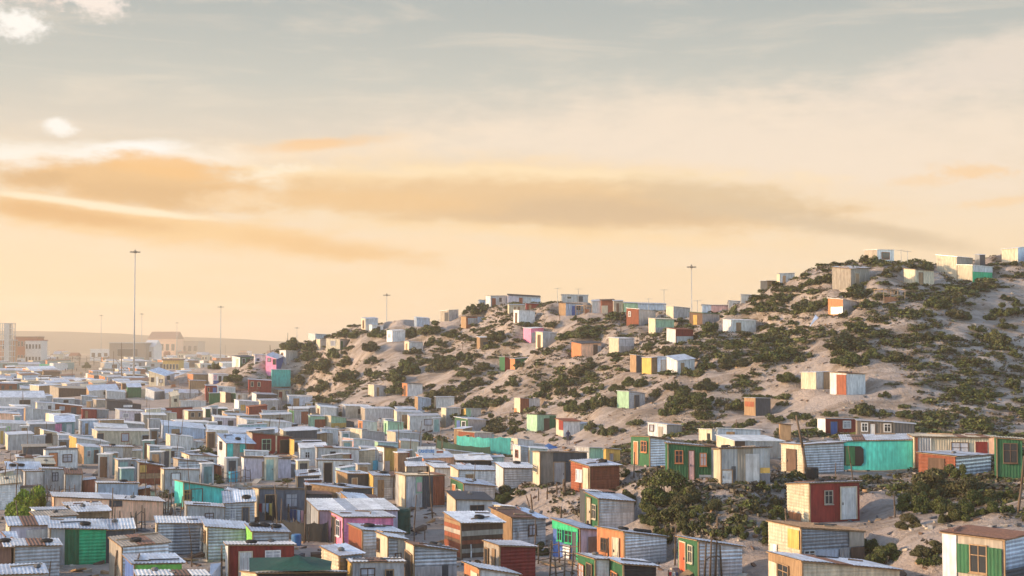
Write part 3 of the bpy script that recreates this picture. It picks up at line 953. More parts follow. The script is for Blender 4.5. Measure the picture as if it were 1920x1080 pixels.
T5|178 328 526 435 265 278 270|tn.v|tn.n|w|
T5|758 848 995 405 275 282 295|cr.n|cr.n|br|
T5|1028 1185 1330 315 165 180 190|cr.n|tn.n|gl|
T5|1332 1370 1412 250 160 164 164|gs.n|gd.n|gs|
T5|1196 1312 1465 385 245 248 262|cr.n|gb.n|w|p0-1@.65-1w.n
T5|1555 1680 1800 218 118 108 95|cr.n|lb.n|gs|
T5|145 262 376 655 515 525 545|og.n|gs.n|gs|Lp.2-1@.1-.55gs.n
W1|-120 -100 690 660 370 420 480|gl.h|gl.h|w|
W1|870 878 1310 760 560 580 625|rs.v|rs.v|w|
W1|575 600 875 760 540 560 575|cr.n|gl.h|gs|
W1|385 410 800 890 645 650 680|wd.n|gs.h|gs|p.02-.3@0-1gl.v
W1|-60 -40 295 880 700 730 745|sl.n|sl.n|gl|
W1|1325 1330 1555 820 655 665 670|rd.n|rd.n|gs|
W1|810 948 1410 480 285 325 335|tn.n|br.n|tn|
W1|1400 1440 1900 480 290 370 340|wd.n|gs.n|lb|
W1|-50 -40 370 400 300 315 345|wd.n|wd.n|tn|
W1|320 340 740 430 285 330 390|gs.n|gs.n|gl|
W1|850 860 1190 600 485 540 550|gs.n|gs.n|w|
W1|1310 1320 1560 590 440 450 470|gs.n|gs.n|lb|
W1|1500 1560 1900 640 500 515 530|tn.n|tn.n|gl|
W1|280 345 640 175 70 100 105|og.n|gd.n|w|
W1|-40 -20 310 170 110 130 130|pp.n|pp.n|gs|
W2|690 940 1190 290 30 35 80|cr.n|gl.n|gl|Lw.15-.3@.3-.6br Ld.45-.6w Lw.68-.85@.3-.6br w.25-.5@.6-.9gn
W2|-20 10 330 380 220 285 290|tn.n|tn.n|rr|
W2|320 340 550 470 250 310 310|gn.n|gn.n|gl|
W2|630 770 920 520 320 380 370|w.n|gs.n|gl|
W2|-20 0 290 500 340 370 390|gs.n|gs.n|lb|
W2|-20 0 400 690 500 530 560|gd.n|gd.n|bk|p.65-1@.4-.7w.n
W2|940 950 1470 500 340 400 410|gs.n|gs.n|gs|
W2|1190 1200 1600 640 530 590 590|gs.n|gs.n|lb|
W2|1010 1045 1165 650 390 395 395|gd.n|cr.n|cr|w.4-.7@.55-.75br
W2|1310 1400 1640 210 90 100 105|og.n|wd.n|gs|
W2|1330 1340 1600 320 190 200 210|wd.n|wd.v|gs|
W2|660 680 860 1000 820 830 835|gs.n|gs.v|gs|
W0|0 20 420 960 870 900 900|tn.n|gs.n|gl|
W0|420 480 900 980 840 870 880|cr.n|gd.n|w|
W0|640 650 930 880 800 815 820|gb.n|gb.n|gb|
W0|1440 1500 1800 1000 900 915 925|og.n|tn.n|gl|
W0|1420 1520 1900 1075 960 985 985|og.n|gd.n|tn|
W0|250 270 640 850 770 800 800|gs.n|gs.n|gl|
"""
# ------------------------------------------------------------------ placement of the shacks on the terrain
class Shack:
    pass


FEAT = re.compile(r'^(L?)([dwpTO])([\d.]+)-([\d.]+)(?:@([\d.]+)-([\d.]+))?([a-z]{0,2})(?:\.([hvnk]))?$')
SHACKS = []


def solve(ul, uc, ur, vb, vl, vc, vr, L, Fm, roof, feats):
    s = Shack()
    b = hit(uc, vb)
    if (b is None or b.y > 335) and uc > 425 and vb < (760 if uc > 560 else 702):
        # sight line passes just over the crest: stand the shack on the crest below it
        r = ray(uc, vb)
        best = min(np.arange(130, 320, 1.0), key=lambda y: CAMZ + r.z / r.y * y - height(r.x / r.y * y, y))
        x = r.x / r.y * best
        b = Vector((x, best, height(x, best)))
        sh = vb - project(b)[1]
        vb, vl, vc, vr = vb - sh, vl - sh, vc - sh, vr - sh
    if b is None:
        return None
    # where things in front hide the foot of the wall, the true foot is lower down
    for _ in range(30):
        if b.z > 1.5 or b.y > 230 or at_depth(uc, vc, b.y).z - b.z >= 1.75:
            break
        vb += 1.5
        b = hit(uc, vb)
    b = Vector((b.x, b.y, b.z))
    s.px = (ul, uc, ur, vb, vc)
    d = b.y
    sc = F / d
    phi = math.atan2(b.x, b.y)
    pr = Vector((math.cos(phi), -math.sin(phi), 0))
    aw = Vector((math.sin(phi), math.cos(phi), 0))
    m1 = max(0.02, (uc - ul) / sc)
    m2 = max(0.4, (ur - uc) / sc)
    D0 = min(max(m2 * 0.9, 2.4), 4.3)
    sn = m1 / D0
    if sn > 0.92:
        D, th = m1 / 0.88, math.asin(0.88)
    else:
        D, th = D0, math.asin(max(sn, 0.04))
    W = m2 / math.cos(th)
    if th > 0.9 and W > 4.5:
        W = 4.5
    df = pr * math.cos(th) + aw * math.sin(th)
    dl = -pr * math.sin(th) + aw * math.cos(th)
    s.base, s.df, s.dl, s.W, s.D, s.th = b, df, dl, W, D, th
    s.yaw = math.atan2(df.y, df.x)
    P_R = b + df * W
    P_L = b + dl * D
    hc = at_depth(uc, vc, b.y).z - b.z
    hr = at_depth(ur, vr, P_R.y).z - b.z
    hl = at_depth(ul, vl, P_L.y).z - b.z
    hc = min(max(hc, 1.3), 2.2 if b.y > 265 else 2.8 if b.y > 225 else 4.2)
    hr = min(max(hr, hc - 0.22 * W, 1.2), hc + 0.2 * W)
    hl = min(max(hl, hc - 0.5), hc + 0.3 * D)
    s.hc, s.hr, s.hl = hc, hr, hl
    s.hp = vb - vc
    s.L, s.F, s.roof, s.feats = L, Fm, roof, feats
    return s


for row in TABLE.strip().splitlines():
    t, nums, L, Fm, roof, feats = row.split('|')
    a = [float(q) for q in nums.split()]
    ox, oy, k = TILES[t]
    q = [ox + a[0] / k, ox + a[1] / k, ox + a[2] / k] + [oy + z / k for z in a[3:]]
    s = solve(*q, L, Fm, roof, feats.split())
    if s:
        SHACKS.append(s)


def corners(s, g=0.0):
    c = s.base - s.df * g - s.dl * g
    a, b = s.df * (s.W + 2 * g), s.dl * (s.D + 2 * g)
    return [c, c + a, c + a + b, c + b]


def overlap(s, t):
    A, B = corners(s), corners(t)
    for ax in (s.df, s.dl, t.df, t.dl):
        a = [p.dot(ax) for p in A]
        b = [p.dot(ax) for p in B]
        if max(a) <= min(b) + 0.04 or max(b) <= min(a) + 0.04:
            return False
    return True


def nudge():
    """shacks that stand into each other: make the nearer one shallower, then set the farther one back along its sight line"""
    n = 0
    for i, s in enumerate(SHACKS):
        for t in SHACKS[i + 1:]:
            if abs(s.base.x - t.base.x) > 14 or abs(s.base.y - t.base.y) > 12:
                continue
            if not overlap(s, t):
                continue
            n += 1
            near, far = (s, t) if s.base.y < t.base.y else (t, s)
            lo = 2.7 if near.base.z < 1.5 else 2.2
            if near.D > lo and near.th < 0.8:
                near.D = max(lo, near.D - 0.3)
            elif far.D > 2.4 and far.th < 0.8:
                far.D = max(2.4, far.D - 0.25)
            else:
                for z, sg in ((far, 1), (near, -1)):
                    aw = Vector((z.base.x, z.base.y, 0)).normalized()
                    z.base = z.base + aw * ((0.2 if sg > 0 else 0.1) * sg)
                    z.base.z = height(z.base.x, z.base.y)
    return n


for _ in range(90):
    if not nudge():
        break
print('shacks', len(SHACKS), 'overlaps left', nudge())

# small hazy shacks of the far settlement, scattered between the traced ones
SMALL = []
frng = random.Random(21)
tries = 0
while len(SMALL) < 260 and tries < 9000:
    tries += 1
    d = 330 * (1500 / 330) ** (frng.random() ** 1.25)
    u = frng.uniform(-20, 660)
    if 120 < u < 185 and d > 420:
        continue
    x = (u - 960) / F * d
    if height(x, d) > 1.2 or (x > -62 and d < 380):
        continue
    s = Shack()
    W, D, H = frng.uniform(3.2, 7.5), frng.uniform(2.6, 4), frng.uniform(2.1, 2.8)
    if d > 700:
        W, D, H = W * 1.8, D * 1.8, H * 1.5
    th = frng.uniform(0.05, 0.6)
    phi = math.atan2(x, d)
    pr = Vector((math.cos(phi), -math.sin(phi), 0))
    aw = Vector((math.sin(phi), math.cos(phi), 0))
    s.base = Vector((x, d, height(x, d)))
    s.df = pr * math.cos(th) + aw * math.sin(th)
    s.dl = -pr * math.sin(th) + aw * math.cos(th)
    s.W, s.D, s.th = W, D, th
    s.yaw = math.atan2(s.df.y, s.df.x)
    s.hc, s.hr, s.hl = H, H + frng.uniform(-.3, .3), H + frng.uniform(0, .6)
    u0, v0 = project(s.base)
    s.px = (u0 - 3, u0, u0 + W * F / d, v0, v0 - H * F / d)
    s.hp = H * F / d
    if any(abs(s.base.x - t.base.x) < 13 and abs(s.base.y - t.base.y) < 13 and overlap(s, t) for t in SHACKS + SMALL):
        continue
    s.L = frng.choice(['cr', 'cr', 'w', 'og', 'tn', 'wd']) + '.n'
    s.F = frng.choice(['gs', 'gs', 'gl', 'tn', 'w', 'wd', 'rs', 'lb', 'sl', 'cr', 'gm', 'te', 'br']) + '.n'
    s.roof = frng.choice(['w', 'gl', 'gl', 'gs', 'lb', 'cr', 'rr'])
    s.feats = frng.choice([['d.3-.5br'], ['w.2-.35@.4-.8w', 'd.6-.75gd'], ['w.4-.6@.4-.75gd'], []])
    SMALL.append(s)

# more shacks packed into the gaps of the valley, as long as they hide little of a traced one
OPEN = [(755, 825, 850, 872), (560, 940, 640, 1010), (140, 870, 235, 925), (735, 935, 850, 1030), (960, 890, 1110, 1010), (395, 850, 480, 890), (185, 985, 240, 1060), (230, 745, 330, 790), (540, 1040, 640, 1080), (850, 880, 960, 960)]
FILL = []
tries = 0
while len(FILL) < 48 and tries < 9000:
    tries += 1
    v = frng.uniform(722, 900)
    u = frng.uniform(-10, 900 - max(0, 860 - v) * 2.2)
    if any(a < u < c and b < v < d for a, b, c, d in OPEN):
        continue
    p = hit(u, v)
    if p is None or p.z > 0.9:
        continue
    k = F / p.y
    w2, w1, h = frng.uniform(2.4, 4.6) * k, frng.uniform(0.2, 1.1) * k, frng.uniform(1.9, 2.35) * k
    box = (u - w1, v - h - 0.12 * h, u + w2, v)
    bad = False
    for t in SHACKS + FILL:
        if t.base.y < p.y:
            continue
        a = (t.px[0], t.px[4], t.px[2], t.px[3])
        ix = min(a[2], box[2]) - max(a[0], box[0])
        iy = min(a[3], box[3]) - max(a[1], box[1])
        if ix > 0 and iy > 0 and ix * iy > 0.12 * (a[2] - a[0]) * (a[3] - a[1]):
            bad = True
            break
    if bad:
        continue
    s = solve(u - w1, u, u + w2, v, v - h - 0.14 * h, v - h, v - h + frng.uniform(-.08, .1) * h,
              frng.choice(['cr.n', 'cr.n', 'w.n', 'wd.n', 'tn.n', 'gs.v']), frng.choice(['gs.h', 'gs.v', 'gl.h', 'gl.h', 'gl.v', 'gm.h', 'w.h', 'lb.v', 'tn.n', 'gd.n', 'li.n']),
              frng.choice(['gl', 'gl', 'w', 'lb', 'gs']), frng.choice([[], [], ['d.2-.45wd'], ['w.5-.75@.4-.75br'], ['d.6-.85gd', 'w.15-.35@.45-.75w'], ['p.4-.7@0-.9gs.v']]))
    if s is None or any(abs(s.base.x - t.base.x) < 13 and abs(s.base.y - t.base.y) < 13 and overlap(s, t) for t in SHACKS + FILL):
        continue
    FILL.append(s)
SHACKS += FILL
print('fill', len(FILL))

# level a pad under every shack on the slope
for s in SHACKS:
    c = s.base + s.df * s.W / 2 + s.dl * s.D / 2
    R = (s.W + s.D) / 2 + 3
    i0, i1 = np.searchsorted(GX, [c.x - R, c.x + R])
    j0, j1 = np.searchsorted(GY, [c.y - R, c.y + R])
    X, Y = XX[j0:j1, i0:i1], YY[j0:j1, i0:i1]
    lx = (X - s.base.x) * s.df.x + (Y - s.base.y) * s.df.y
    ly = (X - s.base.x) * s.dl.x + (Y - s.base.y) * s.dl.y
    ex = np.maximum(np.maximum(-lx, lx - s.W), 0)
    ey = np.maximum(np.maximum(-ly, ly - s.D), 0)
    w = 1 - sstep(0.5, 2.4, np.sqrt(ex * ex + ey * ey))
    dz = np.clip((s.base.z - 0.03) - HH[j0:j1, i0:i1], -1.6, 0.9)
    HH[j0:j1, i0:i1] += dz * w
# ------------------------------------------------------------------ ground
def ground_material():
    m = bpy.data.materials.new('dune_sand')
    m.use_nodes = True
    nt = m.node_tree
    N, LK = nt.nodes, nt.links.new
    b = N['Principled BSDF']
    b.inputs['Roughness'].default_value = 0.95
    b.inputs['Specular IOR Level'].default_value = 0.1
    g = N.new('ShaderNodeNewGeometry')

    def noise(scale, detail=5, rough=0.6):
        n = N.new('ShaderNodeTexNoise')
        n.inputs['Scale'].default_value = scale
        n.inputs['Detail'].default_value = detail
        n.inputs['Roughness'].default_value = rough
        LK(g.outputs['Position'], n.inputs['Vector'])
        return n

    def mix(f, a, bb):
        x = N.new('ShaderNodeMix')
        x.data_type = 'RGBA'
        if isinstance(f, float):
            x.inputs[0].default_value = f
        else:
            LK(f, x.inputs[0])
        for i, c in ((6, a), (7, bb)):
            if isinstance(c, tuple):
                x.inputs[i].default_value = (*c, 1)
            else:
                LK(c, x.inputs[i])
        return x.outputs[2]

    def rng_(o, a, bb, c=0.0, d=1.0):
        x = N.new('ShaderNodeMapRange')
        LK(o, x.inputs[0])
        x.inputs[1].default_value = a
        x.inputs[2].default_value = bb
        x.inputs[3].default_value = c
        x.inputs[4].default_value = d
        return x.outputs[0]
    n1 = noise(0.09, 5)
    n2 = noise(0.6, 6, 0.65)
    n3 = noise(3.5, 5, 0.7)
    n4 = noise(0.33, 6, 0.7)
    c = mix(rng_(n1.outputs[0], 0.35, 0.65), (0.43, 0.355, 0.31), (0.51, 0.435, 0.385))
    # trodden grey-brown soil and old roots
    c = mix(rng_(n2.outputs[0], 0.50, 0.68, 0, 0.6), c, (0.30, 0.235, 0.185))
    c = mix(rng_(n4.outputs[0], 0.54, 0.68, 0, 0.6), c, (0.20, 0.155, 0.11))
    c = mix(rng_(n3.outputs[0], 0.58, 0.75, 0, 0.5), c, (0.22, 0.175, 0.14))
    # rilled slope: brown crust in bands that run up the dune
    mpv = N.new('ShaderNodeMapping')
    mpv.inputs['Rotation'].default_value = (0, 0, math.radians(-45))
    mpv.inputs['Scale'].default_value = (0.07, 0.42, 0.2)
    LK(g.outputs['Position'], mpv.inputs[0])
    nb = N.new('ShaderNodeTexNoise')
    nb.inputs['Scale'].default_value = 1.0
    nb.inputs['Detail'].default_value = 9
    nb.inputs['Roughness'].default_value = 0.72
    LK(mpv.outputs[0], nb.inputs['Vector'])
    spz = N.new('ShaderNodeSeparateXYZ')
    LK(g.outputs['Position'], spz.inputs[0])
    up = rng_(spz.outputs[2], 0.6, 2.5, 0.25, 1.0)
    bm_ = N.new('ShaderNodeMath')
    bm_.operation = 'MULTIPLY'
    LK(rng_(nb.outputs[0], 0.47, 0.60, 0, 0.75), bm_.inputs[0])
    LK(up, bm_.inputs[1])
    c = mix(bm_.outputs[0], c, (0.20, 0.155, 0.115))
    # dry grass and packed earth on the far plain
    sp = N.new('ShaderNodeSeparateXYZ')
    LK(g.outputs['Position'], sp.inputs[0])
    far = rng_(sp.outputs[1], 300, 700, 0, 0.85)
    nf = noise(0.03, 5)
    c = mix(far, c, mix(rng_(nf.outputs[0], 0.4, 0.6), (0.26, 0.19, 0.12), (0.36, 0.28, 0.20)))
    LK(c, b.inputs['Base Color'])
    bp = N.new('ShaderNodeBump')
    bp.inputs['Strength'].default_value = 1.0
    bp.inputs['Distance'].default_value = 0.35
    ad = N.new('ShaderNodeMath')
    ad.operation = 'ADD'
    LK(n2.outputs[0], ad.inputs[0])
    LK(n3.outputs[0], ad.inputs[1])
    LK(ad.outputs[0], bp.inputs['Height'])
    LK(bp.outputs[0], b.inputs['Normal'])
    return m


nxg, nyg = len(GX), len(GY)
V = np.stack([XX.ravel(), YY.ravel(), HH.ravel()], 1)
idx = np.arange(nxg * nyg).reshape(nyg, nxg)
Q = np.stack([idx[:-1, :-1], idx[:-1, 1:], idx[1:, 1:], idx[1:, :-1]], -1).reshape(-1, 4)
gm_ = bpy.data.meshes.new('ground')
gm_.vertices.add(len(V))
gm_.vertices.foreach_set('co', V.ravel())
gm_.loops.add(Q.size)
gm_.loops.foreach_set('vertex_index', Q.ravel())
gm_.polygons.add(len(Q))
gm_.polygons.foreach_set('loop_start', np.arange(0, Q.size, 4))
gm_.polygons.foreach_set('loop_total', np.full(len(Q), 4))
gm_.polygons.foreach_set('use_smooth', np.ones(len(Q), bool))
gm_.update()
gm_.validate()
gm_.materials.append(ground_material())
ground = tag(link('ground', gm_), 'pale sandy ground rising into a scrubby dune hill', None, None, 'structure')

# distant low ridge beyond the plain
hv, hf = [], []
nx_, rows = 150, 9
for j in range(rows):
    t = j / (rows - 1)
    y = 2400 + 900 * t
    for i in range(nx_):
        x = -3000 + 6000 * i / (nx_ - 1)
        u = 960 + F * x / 2500
        top = 20 + 24 * float(sstep(620, -60, u)) + 10 * float(fbm(x / 260, 3.3, 5, 4) - 0.45)
        prof = math.sin(math.pi * min(1, t * 1.15 + 0.0)) ** 0.8 if t * 1.15 < 1 else 0
        hv.append((x, y, -2 + (top + 2) * max(0, prof) * (0.9 + 0.2 * float(fbm(x / 90, y / 200, 8, 3)))))
for j in range(rows - 1):
    for i in range(nx_ - 1):
        a = j * nx_ + i
        hf.append((a, a + 1, a + nx_ + 1, a + nx_))
hm = surf('far_hill_scrub', (0.11, 0.10, 0.065), 0.95, 0, 0.05, 0.3, wearcol=(0.25, 0.2, 0.14), scale=0.01, streak=False)
tag(link('hills', mesh('hills', hv, hf, hm, smooth=True)), 'long low hazy ridge along the horizon', None, None, 'structure')

# dusty street between the far shacks
rv = [(-118, 335), (-108, 335), (-158, 480), (-172, 480), (-228, 700), (-250, 700), (-410, 1200), (-440, 1200)]
rm = surf('street_dust', (0.33, 0.27, 0.22), 0.95, 0, 0.05, 0.3, wearcol=(0.2, 0.17, 0.14), scale=0.2, streak=False)
tag(link('street', mesh('street', [(x, y, 0.14) for x, y in rv], [(0, 1, 2, 3), (3, 2, 4, 5), (5, 4, 6, 7)], rm)),
    'dusty street running between the far shacks', None, None, 'structure')
# ------------------------------------------------------------------ building one shack
PITCH_R = 0.18
srng = random.Random(5)


def sheet_geo(s0, s1, z0, t0, t1, style, amp=0.045, pitch=PITCH_R):
    """a sheet in its own plane: returns (s, n, z) points and faces; n points outwards"""
    v, f = [], []
    if style == 'v':
        n = max(2, int((s1 - s0) / pitch * 4))
        for i in range(n + 1):
            a = i / n
            s = s0 + (s1 - s0) * a
            o = amp * (0.5 + 0.5 * math.sin(s / pitch * 2 * math.pi))
            v += [(s, o, z0), (s, o, t0 + (t1 - t0) * a)]
        f = [(2 * i, 2 * i + 2, 2 * i + 3, 2 * i + 1) for i in range(n)]
    elif style == 'h':
        zt = max(t0, t1)
        n = max(2, int((zt - z0) / pitch * 4))
        for i in range(n + 1):
            z = z0 + (zt - z0) * i / n
            o = amp * (0.5 + 0.5 * math.sin(z / pitch * 2 * math.pi))
            v += [(s0, o, min(z, t0)), (s1, o, min(z, t1))]
        f = [(2 * i, 2 * i + 1, 2 * i + 3, 2 * i + 2) for i in range(n)]
    else:
        e = 0.014
        v = [(s0, 0, z0), (s1, 0, z0), (s1, 0, t1), (s0, 0, t0), (s0, e, z0), (s1, e, z0), (s1, e, t1), (s0, e, t0)]
        f = [(4, 5, 6, 7), (0, 1, 5, 4), (1, 2, 6, 5), (2, 3, 7, 6), (3, 0, 4, 7)]
    return v, f


class Face:
    """maps wall coordinates (s along the wall, n outwards, z up) to the shack's local space"""

    def __init__(self, which, W, D, hc, hr, hl):
        self.w = which
        self.W, self.D = W, D
        self.len = W if which in 'FB' else D
        hb = hr + hl - hc
        self.h0, self.h1 = {'F': (hc, hr), 'L': (hc, hl), 'R': (hr, hb), 'B': (hl, hb)}[which]

    def top(self, s):
        return self.h0 + (self.h1 - self.h0) * s / self.len

    def to(self, p):
        s, n, z = p
        return {'F': (s, -n, z), 'L': (-n, s, z), 'R': (self.W + n, s, z), 'B': (s, self.D + n, z)}[self.w]


def put(face, name, geo, mat, parent, off, smooth=False, mats=None, fm=None):
    v, f = geo
    return link(name, mesh(name, [face.to((s, n + off, z)) for s, n, z in v], f, mats or mat, fm, smooth), parent)


def boxes(parts):
    v, f = [], []
    for s0, s1, n0, n1, z0, z1 in parts:
        b = len(v)
        v += [(s0, n0, z0), (s1, n0, z0), (s1, n0, z1), (s0, n0, z1), (s0, n1, z0), (s1, n1, z0), (s1, n1, z1), (s0, n1, z1)]
        f += [tuple(b + i for i in q) for q in ((4, 5, 6, 7), (0, 1, 5, 4), (1, 2, 6, 5), (2, 3, 7, 6), (3, 0, 4, 7), (3, 2, 1, 0))]
    return v, f


def clad(face, code, root, hp, zb):
    col, st = code.split('.')
    mat = M(col)
    L = face.len
    if st == 'n' and col in ('gs', 'gl', 'gm', 'lb') and srng.random() < 0.65:
        st = 'h' if srng.random() < 0.7 else 'v'
    if hp < 30 or L < 0.5:
        return 0.0
    if st == 'k':                                   # boards one above the other
        zt = max(face.h0, face.h1)
        z = 0.0
        while z < zt - 0.05:
            h = srng.uniform(0.2, 0.32)
            z1 = z + h - 0.02
            e0, e1 = srng.uniform(-0.05, 0.02), srng.uniform(-0.02, 0.05)
            t0, t1 = min(z1, face.h0), min(z1, face.h1)
            if t0 > z + 0.03 or t1 > z + 0.03:
                alt = srng.random()
                mm = mat if alt > 0.55 else M(srng.choice(['wd', 'rs', 'br', 'wd', 'tn']))
                put(face, 'plank', sheet_geo(e0, L + e1, z, max(z, t0), max(z, t1), 'n'), mm, root, 0.012 + srng.uniform(0, 0.012))
            z += h
        return 0.03
    if hp < 40:
        put(face, 'sheet', sheet_geo(0, L, zb, face.h0, face.h1, st, 0.035, 0.24), mat, root, 0.012, st in 'hv')
        return 0.05
    if st == 'h':
        zt = max(face.h0, face.h1)
        rows = max(2, round(zt / 0.75))
        nc = max(1, round(L / 3.0))
        for r in range(rows):
            za, zc = (zb if r == 0 else zt * r / rows), zt * (r + 1) / rows + 0.02
            sh = srng.uniform(-0.3, 0.3) if nc > 1 else 0
            for c in range(nc):
                sa = 0 if c == 0 else L * c / nc + sh
                sb = L if c == nc - 1 else L * (c + 1) / nc + sh + 0.04
                t0, t1 = min(zc, face.top(sa)), min(zc, face.top(sb))
                if max(t0, t1) < za + 0.06:
                    continue
                put(face, 'sheet', sheet_geo(sa, sb, za, max(t0, za), max(t1, za), 'h', srng.uniform(.02, .042)), M(srng.choice(['gs', 'gl', 'gm'])) if col in ('gs', 'gl') and srng.random() < .16 else mat, root,
                    0.012 + 0.004 * ((r + c) % 3), True)
    else:
        n = max(1, round(L / srng.uniform(0.95, 1.35)))
        cuts = [L * i / n + (srng.uniform(-0.12, 0.12) if 0 < i < n else 0) for i in range(n + 1)]
        for i in range(n):
            sa, sb = cuts[i], min(L, cuts[i + 1] + 0.03)
            za = zb + srng.uniform(0, 0.04)
            mm = M(srng.choice(['gs', 'gl', 'gm', 'rr', 'tn'])) if col in ('gs', 'gl', 'tn', 'cr') and srng.random() < .14 else mat
            put(face, 'sheet', sheet_geo(sa, sb, za, face.top(sa) - 0.004 * (i % 2), face.top(sb) - 0.004 * (i % 2), st, srng.uniform(.02, .042)), mm, root,
                0.012 + 0.004 * (i % 3), st == 'v')
    return 0.068


def window(face, s0, s1, z0, z1, col, root, off, hp):
    t = 0.05 if hp > 40 else 0.08
    d = 0.05
    fr = boxes([(s0 - t, s1 + t, 0, d, z0 - t, z0), (s0 - t, s1 + t, 0, d, z1, z1 + t), (s0 - t, s0, 0, d, z0, z1), (s1, s1 + t, 0, d, z0, z1)]
               + ([((s0 + s1) / 2 - 0.02, (s0 + s1) / 2 + 0.02, 0.002, d - 0.01, z0, z1), (s0, s1, 0.004, d - 0.015, z0 + (z1 - z0) * 0.62, z0 + (z1 - z0) * 0.62 + 0.035)] if hp > 30 else []))
    w = put(face, 'window', fr, M(col), root, off)
    pm = CURTAIN if srng.random() < 0.35 else GLASS
    put(face, 'pane', boxes([(s0, s1, 0.0, 0.015, z0, z1)]), pm, w, off)
    if hp > 45:
        put(face, 'sill', boxes([(s0 - t - 0.03, s1 + t + 0.03, 0, d + 0.05, z0 - t - 0.04, z0 - t - 0.002)]), M(col), w, off)


def door(face, s0, s1, z0, z1, col, root, off, hp):
    dm = M(col)
    if hp > 45:                                     # upright boards with open joints
        n = max(2, round((s1 - s0) / 0.22))
        parts = [(s0 + (s1 - s0) * i / n + 0.006, s0 + (s1 - s0) * (i + 1) / n - 0.006, 0, 0.03, z0, z1) for i in range(n)]
        parts += [(s0 + 0.03, s1 - 0.03, 0.03, 0.045, z0 + (z1 - z0) * q, z0 + (z1 - z0) * q + 0.1) for q in (0.12, 0.8)]
    else:
        parts = [(s0, s1, 0, 0.03, z0, z1)]
    d = put(face, 'door', boxes(parts), dm, root, off)
    if hp > 28:
        t = 0.06
        fc = M('wd') if col in ('bk', 'gd', 'gs') else M(srng.choice(['wd', 'cr', 'br']))
        put(face, 'door_frame', boxes([(s0 - t, s0 - 0.004, 0, 0.05, z0, z1 + t), (s1 + 0.004, s1 + t, 0, 0.05, z0, z1 + t), (s0 - 0.004, s1 + 0.004, 0, 0.05, z1 + 0.004, z1 + t)]), fc, d, off)
    if hp > 40:
        q = s1 - 0.09 if srng.random() < 0.5 else s0 + 0.09
        put(face, 'handle', boxes([(q - 0.02, q + 0.02, 0.03, 0.09, (z0 + z1) / 2 - 0.07, (z0 + z1) / 2 + 0.07)]), plain('handle_metal', (0.12, 0.11, 0.1), 0.5, 0.6), d, off)


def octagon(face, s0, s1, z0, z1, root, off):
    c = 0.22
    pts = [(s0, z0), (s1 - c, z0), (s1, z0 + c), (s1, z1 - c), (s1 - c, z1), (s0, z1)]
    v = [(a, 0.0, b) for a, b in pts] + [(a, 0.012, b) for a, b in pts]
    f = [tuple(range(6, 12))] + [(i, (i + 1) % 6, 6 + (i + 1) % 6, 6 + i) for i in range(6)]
    o = put(face, 'opening_shade_plate', (v, f), M('bk'), root, off)  # flat black plate on the wall: the opening's inner shade put into its colour
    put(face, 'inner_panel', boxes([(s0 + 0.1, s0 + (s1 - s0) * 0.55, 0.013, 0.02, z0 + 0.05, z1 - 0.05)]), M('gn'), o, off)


TYRE = None


def tyre_mesh():
    global TYRE
    if TYRE:
        return TYRE
    v, f = [], []
    n, m = 18, 8
    for i in range(n):
        a = 2 * math.pi * i / n
        for j in range(m):
            b = 2 * math.pi * j / m
            r = 0.23 + 0.085 * math.cos(b)
            v.append((r * math.cos(a), r * math.sin(a), 0.085 + 0.085 * math.sin(b)))
    for i in range(n):
        for j in range(m):
            f.append((i * m + j, ((i + 1) % n) * m + j, ((i + 1) % n) * m + (j + 1) % m, i * m + (j + 1) % m))
    TYRE = mesh('tyre', v, f, RUBBER, smooth=True)
    return TYRE


STONES = []


def stone_mesh(k):
    if not STONES:
        r = random.Random(3)
        for q in range(4):
            v, f = [], []
            for j in range(4):
                for i in range(7):
                    a = 2 * math.pi * i / 7
                    rr = [0.10, 0.15, 0.13, 0.06][j] * r.uniform(0.8, 1.25)
                    v.append((rr * 1.2 * math.cos(a), rr * math.sin(a), [0, 0.05, 0.12, 0.17][j] * r.uniform(0.9, 1.1)))
            for j in range(3):
                for i in range(7):
                    f.append((j * 7 + i, j * 7 + (i + 1) % 7, j * 7 + 7 + (i + 1) % 7, j * 7 + 7 + i))
            f.append(tuple(range(6, -1, -1)))
            f.append(tuple(21 + i for i in range(7)))
            STONES.append(mesh('roof_stone', v, f, surf('stone_grey', (0.16, 0.15, 0.14), 0.9, 0, 0.3, 0.2)))
    return STONES[k % 4]


ON_ROOF = []      # (object, kind, shack)


